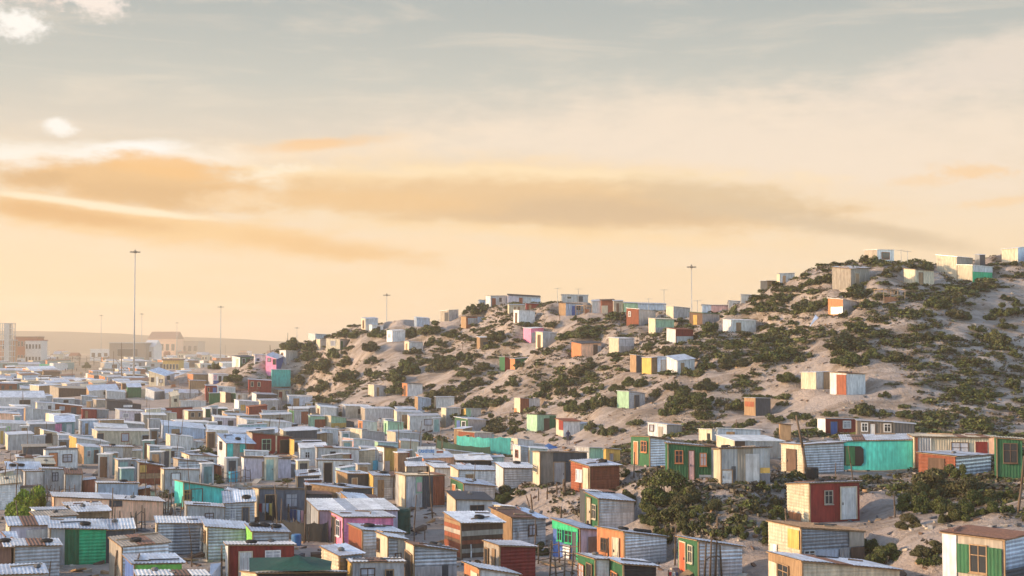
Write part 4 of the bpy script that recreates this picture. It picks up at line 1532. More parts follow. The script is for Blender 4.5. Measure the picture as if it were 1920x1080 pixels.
def roof(s, root):
    W, D, hc, hr, hl = s.W, s.D, s.hc, s.hr, s.hl
    gx, gy = (hr - hc) / W, (hl - hc) / D
    near = s.hp >= 36
    oh = srng.uniform(0.08, 0.16)
    fo = srng.uniform(0.12, 0.22)
    x0, x1, y0, y1 = -oh, W + oh, -fo, D + 0.12

    def zt(x, y):
        return hc + gx * x + gy * y
    th = 0.045
    z_ = 0.012
    P = [(x0, y0), (x1, y0), (x1, y1), (x0, y1)]
    v = [(x, y, zt(x, y) + z_) for x, y in P] + [(x, y, zt(x, y) + z_ + th) for x, y in P]
    f = [(3, 2, 1, 0), (4, 5, 6, 7), (0, 1, 5, 4), (1, 2, 6, 5), (2, 3, 7, 6), (3, 0, 4, 7)]
    edge = M('wd') if near else RM(s.roof)
    r = link('roof', mesh('roof', v, f, edge if near else [edge]), root)
    mat = RM(s.roof)
    zo = z_ + th + 0.012
    if near:
        n = max(2, round((x1 - x0) / 0.82))
        amp, pitch = 0.035, PITCH_R
        for i in range(n):
            a, b = x0 + (x1 - x0) * i / n - 0.02, x0 + (x1 - x0) * (i + 1) / n + 0.03
            ya, yb = y0 - srng.uniform(0.02, 0.12), y1 + srng.uniform(0.0, 0.1)
            lift = 0.006 * (i % 2) + srng.uniform(0, 0.008)
            k = max(4, int((b - a) / pitch * 4)) if s.hp > 40 else max(3, int((b - a) / 0.3 * 2))
            vv = []
            for q in range(k + 1):
                x = a + (b - a) * q / k
                o = amp * (0.5 + 0.5 * math.sin(x / pitch * 2 * math.pi))
                for y in (ya, yb):
                    vv.append((x, y, zt(x, y) + zo + lift + o))
            ff = [(2 * q, 2 * q + 2, 2 * q + 3, 2 * q + 1) for q in range(k)]
            mm = mat
            if srng.random() < 0.2:
                mm = RM(srng.choice(['gs', 'gl', 'gs', 'rr', 'rr']))
            link('roof_sheet', mesh('roof_sheet', vv, ff, mm, smooth=True), r)

        for _ in range(srng.choice([0, 0, 1, 1, 2, 3])):
            bx, by, bl = srng.uniform(0, W * .8), srng.uniform(.1, .9) * D, srng.uniform(.6, 1.9)
            ba = srng.uniform(-.5, .5) + (math.pi / 2 if srng.random() < .3 else 0)
            ex, ey = bx + bl * math.cos(ba), by + bl * math.sin(ba)
            ex, ey = min(max(ex, 0), W), min(max(ey, 0), D)
            if abs(ex - bx) + abs(ey - by) < .4:
                continue
            MB().tube((bx, by, zt(bx, by) + zo + .075), (ex, ey, zt(ex, ey) + zo + .075), .04, .035, 5).build('batten', srng.choice([WOOD, PALEWOOD, M('gd'), M('rr')]), r)

    def place(kind, fx, fy, rz, k=0):
        x, y = W * fx, D * fy
        loc = s.base + s.df * x + s.dl * y
        loc.z = s.base.z + zt(x, y) + zo + 0.03
        if kind == 'tyre':
            o = link('tyre', tyre_mesh(), None, loc, rz)
        else:
            o = link('roof_stone', stone_mesh(k), None, loc, rz)
        o.rotation_euler = (math.atan(gy) * 0.9, -math.atan(gx) * 0.9, s.yaw + rz * 0)
        ON_ROOF.append((o, kind, s))
    for q in s.feats:
        m = FEAT.match(q)
        if m and m.group(2) == 'T':
            place('tyre', float(m.group(3)), float(m.group(4)), 0)
    if s.hp >= 36 and not any(q.startswith('T') for q in s.feats):
        for _ in range(srng.choice([0, 0, 1, 1, 2])):
            if srng.random() < 0.3:
                place('tyre', srng.uniform(.15, .85), srng.uniform(.25, .8), srng.random())
            else:
                place('stone', srng.uniform(.1, .9), srng.uniform(.15, .85), srng.random(), srng.randrange(4))


def clash(s, x0, x1, y0, y1):
    t = Shack()
    t.base = s.base + s.df * x0 + s.dl * y0
    t.df, t.dl, t.W, t.D = s.df, s.dl, x1 - x0, y1 - y0
    for o in SHACKS:
        if o is s or abs(o.base.x - t.base.x) > 14 or abs(o.base.y - t.base.y) > 14:
            continue
        if overlap(t, o):
            return True
        for b in getattr(o, 'ext', []):
            if overlap(t, b):
                return True
    s.ext = getattr(s, 'ext', []) + [t]
    return False


def extension(s, root):
    """lower or higher room knocked together against the side or back of the shack"""
    W, D = s.W, s.D
    hb = s.hr + s.hl - s.hc
    for _ in range(2):
        if srng.random() > 0.62:
            continue
        if srng.random() < 0.5:
            e = srng.uniform(0.9, 2.0)
            x0, x1, y0, y1 = W + 0.09, W + e, D * srng.uniform(.05, .35), D * srng.uniform(.7, 1.0)
            h = min(s.hr, hb) * srng.uniform(.68, .95)
        else:
            e = srng.uniform(1.0, 2.2)
            a = srng.uniform(0, .35)
            x0, x1, y0, y1 = W * a, W * srng.uniform(a + .4, 1.0), D + 0.13, D + e
            h = (s.hl + (hb - s.hl) * a) * srng.uniform(.92, 1.18)
        if x1 - x0 < 0.8 or y1 - y0 < 0.7 or clash(s, x0, x1, y0, y1):
            continue
        c = srng.choice(['gs', 'gl', 'gm', 'gs', 'wd', 'tn', 'w', 'rs', 'gd', 'cr', 'aq'])
        dz = srng.uniform(-.25, .2)
        v = [(x0, y0, -1), (x1, y0, -1), (x1, y1, -1), (x0, y1, -1), (x0, y0, h), (x1, y0, h + dz), (x1, y1, h + dz), (x0, y1, h)]
        f = [(0, 1, 5, 4), (1, 2, 6, 5), (2, 3, 7, 6), (3, 0, 4, 7), (4, 5, 6, 7)]
        x = link('extension', mesh('extension', v, f, [M(c)]), root)
        oh = 0.12
        k = max(4, int((x1 - x0 + 2 * oh) / PITCH_R * 4))
        vv = []
        for q in range(k + 1):
            px_ = x0 - oh + (x1 - x0 + 2 * oh) * q / k
            zz = h + dz * (px_ - x0) / (x1 - x0) + 0.03 + 0.03 * (0.5 + 0.5 * math.sin(px_ / PITCH_R * 6.283))
            vv += [(px_, y0 - oh, zz), (px_, y1 + oh, zz)]
        link('extension_roof', mesh('extension_roof', vv, [(2 * q, 2 * q + 2, 2 * q + 3, 2 * q + 1) for q in range(k)], RM(srng.choice(['gl', 'gs', 'w', 'lb', 'rr', 'gs'])), smooth=True), x)
        if x0 >= W and s.hp > 34:
            g = sheet_geo(x0, x1, -.1, h - .01, h + dz - .01, srng.choice('hvn'), .03, .17)
            link('sheet', mesh('sheet', [(a, y0 - n - .012, z) for a, n, z in g[0]], g[1], M(c), smooth=True), x)


def build_shack(s, name='shack'):
    if not s.feats and s.hp < 55 and '.k' not in s.F + s.L and srng.random() < 0.6:
        s.feats = srng.choice([['Ld.3-.7br'], ['d.2-.4wd'], ['w.5-.7@.4-.75br'], ['d.6-.8gd', 'w.2-.35@.45-.75w']]) if s.W > 1.6 else []
    root = empty(name, s.base, s.yaw)
    W, D, hc, hr, hl, hp = s.W, s.D, s.hc, s.hr, s.hl, s.hp
    hb = hr + hl - hc
    zb = -1.2
    v = [(0, 0, zb), (W, 0, zb), (W, D, zb), (0, D, zb), (0, 0, hc), (W, 0, hr), (W, D, hb), (0, D, hl)]
    f = [(0, 1, 5, 4), (1, 2, 6, 5), (2, 3, 7, 6), (3, 0, 4, 7), (4, 5, 6, 7), (3, 2, 1, 0)]
    fc, lc = s.F.split('.')[0], s.L.split('.')[0]
    link('wall', mesh('wall', v, f, [M(fc), M(lc)], [0, 0, 1, 1, 0, 0]), root)
    FF = Face('F', W, D, hc, hr, hl)
    FL = Face('L', W, D, hc, hr, hl)
    of = clad(FF, s.F, root, hp, -0.12)
    ol = clad(FL, s.L, root, hp, -0.12)
    k = 0
    for q in s.feats:
        m = FEAT.match(q)
        if not m:
            print('bad feature', q)
            continue
        left, kind, a, b, c, d, col, st = m.groups()
        if kind == 'T':
            continue
        face, off = (FL, ol) if left else (FF, of)
        a, b = float(a) * face.len, float(b) * face.len
        if left:
            a, b = face.len - b, face.len - a
        H = min(face.top(a), face.top(b))
        if kind == 'd':
            c, d = (float(c), float(d)) if c else (0.0, 0.82)
            if (d - c) * H > 2.05:
                d = c + 2.05 / H
            door(face, a, b, c * H + 0.03, d * H, col or 'wd', root, off + 0.004, hp)
        elif kind == 'w':
            c, d = (float(c), float(d)) if c else (0.4, 0.75)
            window(face, a, b, c * H, d * H, col or 'wd', root, off + 0.004, hp)
        elif kind == 'O':
            octagon(face, a, b, float(c) * H, float(d) * H, root, off + 0.004)
        else:
            c, d = float(c), float(d)
            k += 1
            st = st or 'n'
            if hp < 40 and st in 'hv':
                st = 'n'
            t0 = face.top(a) * d if d > 0.97 else H * d
            t1 = face.top(b) * d if d > 0.97 else H * d
            put(face, 'sheet', sheet_geo(a, b, c * H if c > 0 else -0.1, t0 - 0.006, t1 - 0.006, st), M(col), root, off + 0.004 + 0.006 * k, st in 'hv')
    # corner post
    if hp > 40:
        put(FF, 'corner_post', boxes([(-0.035, 0.035, -0.03, 0.05, -0.1, hc - 0.02)]), M('wd'), root, max(of, ol) - 0.01)
    roof(s, root)
    if s.base.z < 1.2 and s.base.y > 84:
        extension(s, root)
    s.obj = root
    return root


for s in SHACKS:
    build_shack(s)

# past the 300 largest, the tiny far shacks are one mass
far_v, far_f, far_m = [], [], []
far_codes = []


def fcode(c):
    if c not in far_codes:
        far_codes.append(c)
    return far_codes.index(c)


for s in SMALL:
    b = len(far_v)
    hb = s.hr + s.hl - s.hc
    for x, y, z in ((0, 0, -.3), (s.W, 0, -.3), (s.W, s.D, -.3), (0, s.D, -.3), (0, 0, s.hc), (s.W, 0, s.hr), (s.W, s.D, hb), (0, s.D, s.hl)):
        far_v.append(tuple(s.base + s.df * x + s.dl * y + Vector((0, 0, z))))
    far_f += [tuple(b + i for i in q) for q in ((0, 1, 5, 4), (1, 2, 6, 5), (2, 3, 7, 6), (3, 0, 4, 7))]
    far_m += [fcode(s.F[:2].strip('.')), fcode(s.F[:2].strip('.')), fcode(s.L[:2].strip('.')), fcode(s.L[:2].strip('.'))]
    b = len(far_v)
    for x, y, z in ((-.2, -.25, s.hc), (s.W + .2, -.25, s.hr), (s.W + .2, s.D + .2, hb), (-.2, s.D + .2, s.hl)):
        for t in (0.02, 0.1):
            far_v.append(tuple(s.base + s.df * x + s.dl * y + Vector((0, 0, z + t))))
    far_f += [tuple(b + i for i in q) for q in ((1, 3, 5, 7), (0, 2, 3, 1), (2, 4, 5, 3), (4, 6, 7, 5), (6, 0, 1, 7), (6, 4, 2, 0))]
    far_m += [fcode('R' + s.roof)] * 6
    for q in s.feats:
        m = FEAT.match(q)
        a, e = float(m.group(3)) * s.W, float(m.group(4)) * s.W
        z0, z1 = (float(m.group(5)) * s.hc, float(m.group(6)) * s.hc) if m.group(5) else (0, .82 * min(s.hc, s.hr))
        b = len(far_v)
        for x, z in ((a, z0), (e, z0), (e, z1), (a, z1)):
            for n in (-.0, -.06):
                far_v.append(tuple(s.base + s.df * x + s.dl * n + Vector((0, 0, z))))
        far_f += [tuple(b + i for i in q2) for q2 in ((1, 3, 5, 7), (0, 2, 3, 1), (2, 4, 5, 3), (4, 6, 7, 5), (6, 0, 1, 7))]
        far_m += [fcode('gd' if m.group(2) == 'w' else m.group(7))] * 5
tag(link('far_settlement', mesh('far_settlement', far_v, far_f, [RM(c[1:]) if c[0] == 'R' else M(c) for c in far_codes], far_m)),
    'mass of tiny hazy shacks filling the far plain', None, None, 'stuff')
# ------------------------------------------------------------------ labels that single out each thing
ANCHORS = []        # (u, v, phrase) of things one can find in the picture
USED = set()
STYLE = {'h': 'corrugated', 'v': 'ribbed', 'n': 'sheet', 'k': 'plank'}


def words(code):
    return PAL[code.split('.')[0]][0]


def short(s):
    fw, lw = words(s.F), words(s.L)
    door_ = [m for m in (FEAT.match(q) for q in s.feats) if m and m.group(2) == 'd' and m.group(7)]
    win = [m for m in (FEAT.match(q) for q in s.feats) if m and m.group(2) == 'w']
    if lw != fw:
        return f'{fw} shack with {lw} end'
    if door_:
        return f'{fw} shack with {words(door_[0].group(7))} door'
    if win:
        return f'windowed {fw} shack'
    return f'{fw} shack under {words(s.roof)} roof'


def zone(s):
    b = s.base
    if b.y > 330:
        return 'far hazy settlement'
    if b.z > 13.5:
        return 'dune crest'
    if b.z > 2.0 and b.y > 140:
        return 'dune slope'
    if b.z > 1.4:
        return 'sandy terrace'
    if b.y > 170:
        return 'valley'
    return 'near valley'


def look(s):
    fw, lw = words(s.F), words(s.L)
    st = STYLE[s.F.split('.')[1]]
    big = 'small ' if s.W < 2.6 else ('long ' if s.W > 6 else '')
    t = f'{big}{fw} {st} shack'
    ft = [FEAT.match(q) for q in s.feats]
    door_ = [m for m in ft if m and m.group(2) == 'd' and m.group(7)]
    win = [m for m in ft if m and m.group(2) == 'w']
    pat = [m for m in ft if m and m.group(2) == 'p']
    bits = []
    if lw != fw:
        bits.append(f'{lw} end')
    if door_:
        bits.append(f'{words(door_[0].group(7))} door')
    elif win:
        bits.append('windows' if len(win) > 1 else 'window')
    elif pat and words(pat[0].group(7)) != fw:
        bits.append(f'{words(pat[0].group(7))} patch')
    if len(bits) < 2:
        bits.append(f'{words(s.roof)} roof')
    return t + ' with ' + ' and '.join(bits[:2])


def rel(u, v, U, V):
    du, dv = u - U, v - V
    if abs(du) > abs(dv) * 1.3:
        return 'left of' if du < 0 else 'right of'
    return 'just above' if dv < 0 else 'just below'


def unique(head, u, v, exclude=None, limit=16):
    """head + where it stands beside the nearest thing that makes the words unique"""
    near = sorted((a for a in ANCHORS if a[2] is not exclude), key=lambda a: (a[0] - u) ** 2 + ((a[1] - v) * 1.6) ** 2)[:60]
    for a in near:
        t = f'{head} {rel(u, v, a[0], a[1])} {a[1 + 1]}'
        w = t.split()
        if len(w) > limit:
            continue
        if t not in USED:
            USED.add(t)
            return t
    for a in near:
        for b in near:
            if a is b:
                continue
            t = f'{head.split(" with ")[0]} {rel(u, v, a[0], a[1])} {a[2].split(" with ")[0]}, {rel(u, v, b[0], b[1])} {b[2].split(" with ")[0]}'
            if len(t.split()) <= limit and t not in USED:
                USED.add(t)
                return t
    USED.add(head)
    return head


def centre(s):
    ul, uc, ur, vb, vc = s.px
    return (ul + ur) / 2, (vb + vc) / 2


for s in SHACKS:
    s.short = 'the ' + short(s)
    u, v = centre(s)
    if -20 < u < 1940 and v < 1090:
        ANCHORS.append((u, v, s.short))
ANCHORS += [(252, 560, 'the tallest light mast'), (414, 620, 'the thin mast left of the dune'), (1297, 540, 'the mast behind the crest'),
            (15, 630, 'the far stair tower'), (245, 655, 'the grey warehouse'), (145, 712, 'the white pickup'), (50, 640, 'the far brick building')]
for s in SHACKS:
    u, v = centre(s)
    z = zone(s)
    g = {'far hazy settlement': 'shacks of the far hazy settlement', 'dune crest': 'shacks along the dune crest', 'dune slope': 'shacks on the dune slope',
         'sandy terrace': 'shacks on the sandy terrace', 'valley': 'shacks in the crowded valley', 'near valley': 'shacks in the near valley'}[z]
    head = look(s)
    tag(s.obj, unique(head, u, v, getattr(s, 'short', None)), 'shack', g)
cnt = {}
for o, kind, s in ON_ROOF:
    u, v = project(o.location)
    if kind == 'tyre':
        tag(o, unique('black tyre lying on a roof', u, v), 'tyre', 'tyres holding down roofs')
    else:
        tag(o, unique('grey stone weighing down a roof', u, v), 'stone', 'stones holding down roofs')
# ------------------------------------------------------------------ vegetation
def foliage_mat(name, cols, brown):
    m = bpy.data.materials.new(name)
    m.use_nodes = True
    nt = m.node_tree
    N, LK = nt.nodes, nt.links.new
    b = N['Principled BSDF']
    b.inputs['Roughness'].default_value = 0.65
    b.inputs['Specular IOR Level'].default_value = 0.25
    g = N.new('ShaderNodeNewGeometry')
    r = N.new('ShaderNodeValToRGB')
    LK(g.outputs['Random Per Island'], r.inputs[0])
    e = r.color_ramp.elements
    while len(e) < len(cols):
        e.new(0.5)
    for i, (x, c) in enumerate(zip(e, cols)):
        x.position = i / (len(cols) - 1)
        x.color = (*c, 1)
    oi = N.new('ShaderNodeObjectInfo')
    f = N.new('ShaderNodeMapRange')
    LK(oi.outputs['Random'], f.inputs[0])
    f.inputs[1].default_value = 0.45
    f.inputs[2].default_value = 1.0
    f.inputs[3].default_value = 0.0
    f.inputs[4].default_value = brown
    mx = N.new('ShaderNodeMix')
    mx.data_type = 'RGBA'
    LK(f.outputs[0], mx.inputs[0])
    LK(r.outputs[0], mx.inputs[6])
    mx.inputs[7].default_value = (0.085, 0.062, 0.035, 1)
    LK(mx.outputs[2], b.inputs['Base Color'])
    return m


FOL = foliage_mat('dune_scrub_leaves', [(0.020, 0.025, 0.009), (0.044, 0.055, 0.014), (0.075, 0.094, 0.021), (0.125, 0.155, 0.034), (0.078, 0.062, 0.034)], 0.55)
FOLB = foliage_mat('bright_leaves', [(0.06, 0.10, 0.012), (0.14, 0.21, 0.02), (0.22, 0.30, 0.03), (0.28, 0.33, 0.035)], 0.0)
TWIG = surf('twig_bark', (0.10, 0.075, 0.055), 0.9, 0, 0.2, 0.1)


def leaves(n, size, seed, lobes):
    r = np.random.default_rng(seed)
    li = r.integers(0, len(lobes), n)
    c = np.array([q[0] for q in lobes])[li]
    rad = np.array([q[1] for q in lobes])[li]
    d = r.normal(size=(n, 3))
    d /= np.linalg.norm(d, axis=1)[:, None]
    rr = 0.55 + 0.5 * r.random(n) ** 0.6
    p = c + d * rad * rr[:, None]
    p[:, 2] = np.where(p[:, 2] < 0, -p[:, 2] * 0.4, p[:, 2])
    # leaf cluster quads, mostly facing outwards and up, random twist
    nrm = d * 0.7 + r.normal(size=(n, 3)) * 0.7 + np.array([0, 0, 0.35])
    nrm /= np.linalg.norm(nrm, axis=1)[:, None]
    t = np.cross(nrm, r.normal(size=(n, 3)))
    t /= np.linalg.norm(t, axis=1)[:, None]
    b = np.cross(nrm, t)
    s = size * (0.55 + 0.9 * r.random(n))[:, None]
    k = np.stack([p - t * s, p - b * s * 0.55, p + t * s, p + b * s * 0.55], 1).reshape(-1, 3)
    return k, np.arange(4 * n).reshape(n, 4)


def quick_mesh(name, v, q, mat):
    m = bpy.data.meshes.new(name)
    m.vertices.add(len(v))
    m.vertices.foreach_set('co', np.asarray(v, float).ravel())
    m.loops.add(q.size)
    m.loops.foreach_set('vertex_index', q.ravel().astype(np.int32))
    m.polygons.add(len(q))
    m.polygons.foreach_set('loop_start', np.arange(0, q.size, 4))
    m.polygons.foreach_set('loop_total', np.full(len(q), 4))
    m.update()
    m.materials.append(mat)
    return m


def bush_variant(seed, n, size, mat, tall=1.0):
    r = random.Random(seed)
    lobes = []
    for i in range(r.randint(11, 16)):
        a = r.uniform(0, 6.283)
        q = r.uniform(0.0, 1.0) ** 0.7
        rad = r.uniform(0.17, 0.40)
        z = r.uniform(0.12, 0.85) * tall * (1.12 - 0.75 * q)
        lobes.append(((q * math.cos(a), q * math.sin(a), z), (rad * r.uniform(.85, 1.2), rad * r.uniform(.85, 1.2), rad * r.uniform(.6, .95))))
    v, q = leaves(n, size, seed, [(np.array(a), np.array(b)) for a, b in lobes])
    fm = quick_mesh('foliage', v, q, mat)
    mb = MB()
    for (x, y, z), rad in lobes:
        mid = (x * 0.5 + r.uniform(-.1, .1), y * 0.5 + r.uniform(-.1, .1), z * 0.45)
        mb.tube((x * 0.12, y * 0.12, -0.1), mid, 0.035, 0.025, 5)
        mb.tube(mid, (x, y, z), 0.025, 0.01, 5)
        for k in range(2):
            e = (x + r.uniform(-.4, .4), y + r.uniform(-.4, .4), z + r.uniform(.15, .45))
            mb.tube((x, y, z), e, 0.012, 0.004, 4)
    sm = mesh('stem', mb.v, mb.f, TWIG)
    return fm, sm


BUSH = {'lo': [bush_variant(40 + i, 900, 0.125, FOL) for i in range(8)],
        'hi': [bush_variant(60 + i, 3600, 0.085, FOL) for i in range(6)],
        'xl': [bush_variant(90 + i, 9500, 0.052, FOL, 1.15) for i in range(4)],
        'br': [bush_variant(80 + i, 8000, 0.06, FOLB, 1.25) for i in range(2)]}

CLUMPS = {
    'T2': '780,360,130,70 900,350,80,50 940,430,100,60 990,480,70,60 800,560,60,50 870,520,50,40 1180,540,100,80 950,620,70,60 1000,640,40,40 930,760,90,70 1030,730,50,30 1370,290,70,60 1170,430,60,40 1390,400,60,50 1390,520,80,50 1620,460,110,90 1560,560,80,60 1580,630,90,60 1450,190,110,60 1690,170,60,60 1200,210,90,50 800,280,60,30 640,330,40,20 570,830,50,50 690,780,40,25 260,540,70,60 640,540,60,30 620,850,40,40 1000,840,80,30 1180,840,100,40 1330,800,120,50 1500,830,100,50 1690,740,50,40 1640,900,40,40 1690,920,50,60 780,680,60,40 90,450,50,40 460,760,60,20 1060,340,60,60 700,320,60,40 860,300,60,40',
    'T3': '120,430,120,60 240,400,90,60 250,520,80,50 430,480,110,40 780,460,90,60 540,250,80,60 610,280,60,40 760,350,60,20 310,660,130,60 480,640,90,50 520,760,80,40 640,720,60,40 230,730,60,60 90,740,60,50 560,830,110,60 480,890,60,40 870,840,50,50 1140,850,60,40 1130,920,70,60 1280,830,90,60 1400,750,90,60 1500,700,80,60 1060,820,30,25 800,930,25,20 1480,440,140,60 1300,460,50,40 1200,370,60,40 1150,200,60,20 1030,380,60,30 1400,330,60,30 260,930,110,60 590,1000,100,60 760,1000,80,50 420,960,60,40 1330,930,100,60 1420,1020,120,60 1620,980,100,60 1590,880,40,30 1120,590,90,40 1180,520,60,40 960,640,80,20 1700,880,40,50 1500,900,40,50 60,580,60,40 370,590,30,20 1250,560,40,30 360,700,70,50 30,660,50,40 700,540,50,40 930,700,40,30 1000,990,60,40 200,880,60,30',
    'T4': '1000,540,50,40 880,600,60,40 640,610,140,70 480,580,70,50 800,700,90,60 1040,690,120,50 700,760,100,60 1070,860,60,35 1220,890,40,25 220,850,110,60 680,960,170,90 560,900,100,60 1030,1020,60,60 1430,960,60,40 1370,410,70,40 1300,480,120,50 1330,620,150,80 1480,600,80,60 1500,430,70,40 1640,220,110,60 1300,240,100,50 1180,250,70,30 1440,150,90,40 1350,200,60,40 1590,650,70,40 1460,800,70,60 580,310,50,30 820,390,70,60 1090,480,50,20 340,540,50,40 1020,260,50,50 740,470,70,40 1600,60,50,30 1280,960,80,25 1400,90,90,30 1530,100,60,30 950,660,70,50 600,700,80,50 800,860,90,60 1240,560,80,50 1420,520,70,40 120,900,60,50 400,960,60,40',
    'T5': '480,210,90,50 590,230,70,30 740,230,60,30 870,230,100,40 650,310,90,50 380,500,110,70 470,540,60,60 80,560,100,60 130,340,60,60 670,600,60,40 800,610,70,35 1040,550,110,60 1180,500,80,60 1220,640,110,60 950,640,70,40 400,740,80,60 280,860,130,90 540,680,60,40 510,800,40,30 170,790,35,40 880,750,90,40 1000,820,120,50 1150,820,60,40 750,870,60,50 520,950,80,60 700,980,90,60 390,1010,100,50 1390,400,120,40 1570,500,50,30 1600,600,130,70 1500,830,90,80 1660,560,60,30 1350,760,70,40 1230,1040,60,40 1330,1040,60,40 1650,960,50,40 1660,240,90,30 1500,260,40,20 270,610,40,40 1080,940,60,40 200,620,60,30 330,260,70,40 950,260,50,30 1450,650,60,50 1560,720,70,50 40,380,50,50 230,960,70,50',
    'T6': '430,450,90,80 170,490,70,35 600,340,35,40 590,490,50,40 820,490,110,50 1040,520,50,40 1250,300,90,60 1420,320,80,60 1290,170,60,40 1280,70,60,40 1630,240,70,60 1400,560,120,80 1490,430,60,40 1590,440,60,40 1320,520,50,30 1270,470,40,30 970,385,30,20 890,310,30,20 650,250,40,15 1110,350,40,40 1140,520,40,30 1680,120,50,40 40,560,60,50 330,80,90,60 700,40,80,50',
    'T7': '1090,230,80,40 1160,200,40,30 890,250,45,30 230,210,60,40 60,270,60,40 1340,180,60,50 1420,60,60,30 660,80,170,60 900,60,60,40 1560,160,90,50 1660,220,40,50 1380,320,30,40 520,120,100,60 760,160,80,40 1000,90,50,40 290,610,50,20',
    'U7': '100,120,100,60 300,230,200,140 150,330,140,100 480,330,120,110 350,460,160,100 760,380,80,60 650,470,130,70 600,570,100,60 1120,390,120,60 1000,510,120,60 880,620,70,60 1020,640,90,60 1250,650,80,70 1390,370,60,60 1400,450,80,60 1240,160,70,50 1000,140,60,40 1070,140,30,35 1590,80,90,50 1380,130,60,40 300,720,60,70 1260,760,50,40 120,480,120,80 450,600,80,60 230,600,100,60 1180,300,70,40',
    'U8': '1180,480,150,100 1270,390,100,60 1100,600,120,70 950,730,70,45 1300,660,120,60 1450,570,120,60 1600,550,100,40 700,410,70,25 900,480,80,30 700,900,60,50 800,940,90,70 1100,900,80,50 1100,970,80,40 200,400,60,30 50,610,50,40 60,680,50,30 1040,520,80,60 1380,480,90,60 660,860,50,40 930,600,60,50 1550,620,90,40',
    'U6': '250,300,80,60 410,230,80,30 420,70,90,50 620,830,80,60 1250,150,130,50 1440,500,90,60 1480,60,60,40 200,180,70,60 1040,420,40,70 1500,300,90,80',
    'T8': '800,270,150,60 900,220,70,30 180,330,50,50 290,350,50,50 800,780,90,60 90,220,80,40 210,200,40,25 1330,340,40,25 1110,140,40,20 1620,300,100,60 1500,250,50,60 600,60,80,60 760,40,60,40 1400,90,90,50 1640,60,100,60 1320,60,60,40 700,200,80,60 820,490,60,20 1210,355,30,20',
    'U4': '450,560,120,70 530,430,50,40 220,625,60,25 500,800,110,70 600,880,50,30 1270,860,70,35 600,670,50,15 80,1010,60,40',
    'W1': '130,610,90,50 830,790,40,60 1130,740,60,25 1240,880,40,90',
    'W2': '420,160,60,50 1680,860,60,50',
}
SHRUBS = []
vr = random.Random(11)


def inside_shack(x, y, g=0.25):
    for s in SHACKS:
        dx, dy = x - s.base.x, y - s.base.y
        if abs(dx) > 16 or abs(dy) > 16:
            continue
        lx, ly = dx * s.df.x + dy * s.df.y, dx * s.dl.x + dy * s.dl.y
        if -g < lx < s.W + g and -g < ly < s.D + g:
            return True
    return False


def shrub(u, v, rx, ry, kind=None, name='shrub'):
    """u,v = middle of the shrub, rx, ry = half size, all in photo pixels"""
    p = hit(u, v + ry * 0.75)
    if p is None or p.y > 420:
        return None
    sc = p.y / F
    R = min(rx * sc * 1.25, 4.4)
    Hh = min(max(2 * ry * sc * (1.0 if p.y < 115 else 0.75), R * 0.5), R * 1.8, 3.4)
    if inside_shack(p.x, p.y, 0.2 + 0.45 * min(R, 1.5)):
        aw = Vector((p.x, p.y, 0)).normalized()
        ok = False
        for k in (-1.2, 1.2, -2.2, 2.2, -3.2, 3.2):
            q = p + aw * k
            if not inside_shack(q.x, q.y, 0.2 + 0.45 * min(R, 1.5)):
                p = Vector((q.x, q.y, height(q.x, q.y)))
                ok = True
                break
        if not ok:
            return None
    big = rx > 14
    fm, sm = vr.choice(BUSH[kind or ('xl' if rx > 14 and p.y < 125 else 'hi' if big else 'lo')])
    o = empty(name, (p.x, p.y, height(p.x, p.y) - 0.05), vr.uniform(0, 6.28))
    o.scale = (R * vr.uniform(.95, 1.15), R * vr.uniform(.7, 1.1), Hh)
    link('foliage', fm, o)
    link('stem', sm, o)
    SHRUBS.append((o, u, v, R, kind))
    return o


for t, txt in CLUMPS.items():
    ox, oy, k = TILES[t]
    for q in txt.split():
        cx, cy, rx, ry = [float(z) / k for z in q.split(',')]
        # a clump is a main shrub and, when wide, one or two smaller neighbours
        if rx * 1.0 > 1.6 * ry and rx > 13:
            shrub(ox + cx - rx * .42, oy + cy + vr.uniform(-.2, .2) * ry, rx * .6, ry * .95)
            shrub(ox + cx + rx * .45, oy + cy + vr.uniform(-.2, .2) * ry, rx * .55, ry * .85)
        else:
            shrub(ox + cx, oy + cy, rx, ry)
shrub(66, 945, 34, 37, 'br')
shrub(46, 967, 26, 24, 'br')
print('shrubs', len(SHRUBS))

SHRUBS.sort(key=lambda q: -q[3] / q[0].location.y)
rest = SHRUBS[300:]
SHRUBS = SHRUBS[:300]
lo_v, lo_q = [], []
for o, u, v, R, kind in rest:                  # past the 300 largest: one mass of small shrubs
    fm = o.children[0].data
    co = np.empty(len(fm.vertices) * 3)
    fm.vertices.foreach_get('co', co)
    co = co.reshape(-1, 3) * np.array(o.scale)
    a = o.rotation_euler.z
    co = co @ np.array([[math.cos(a), -math.sin(a), 0], [math.sin(a), math.cos(a), 0], [0, 0, 1]]).T + np.array(o.location)
    lo_q.append(np.arange(len(co)).reshape(-1, 4) + sum(len(z) for z in lo_v))
    lo_v.append(co)
    for c in list(o.children):
        bpy.data.objects.remove(c)
    bpy.data.objects.remove(o)
# and the many more that cannot be told apart, thickest where the scrub grows in drifts
def drift(x, y):
    return float(fbm((x - y) * .7071 / 7, (x + y) * .7071 / 22, 31, 4))


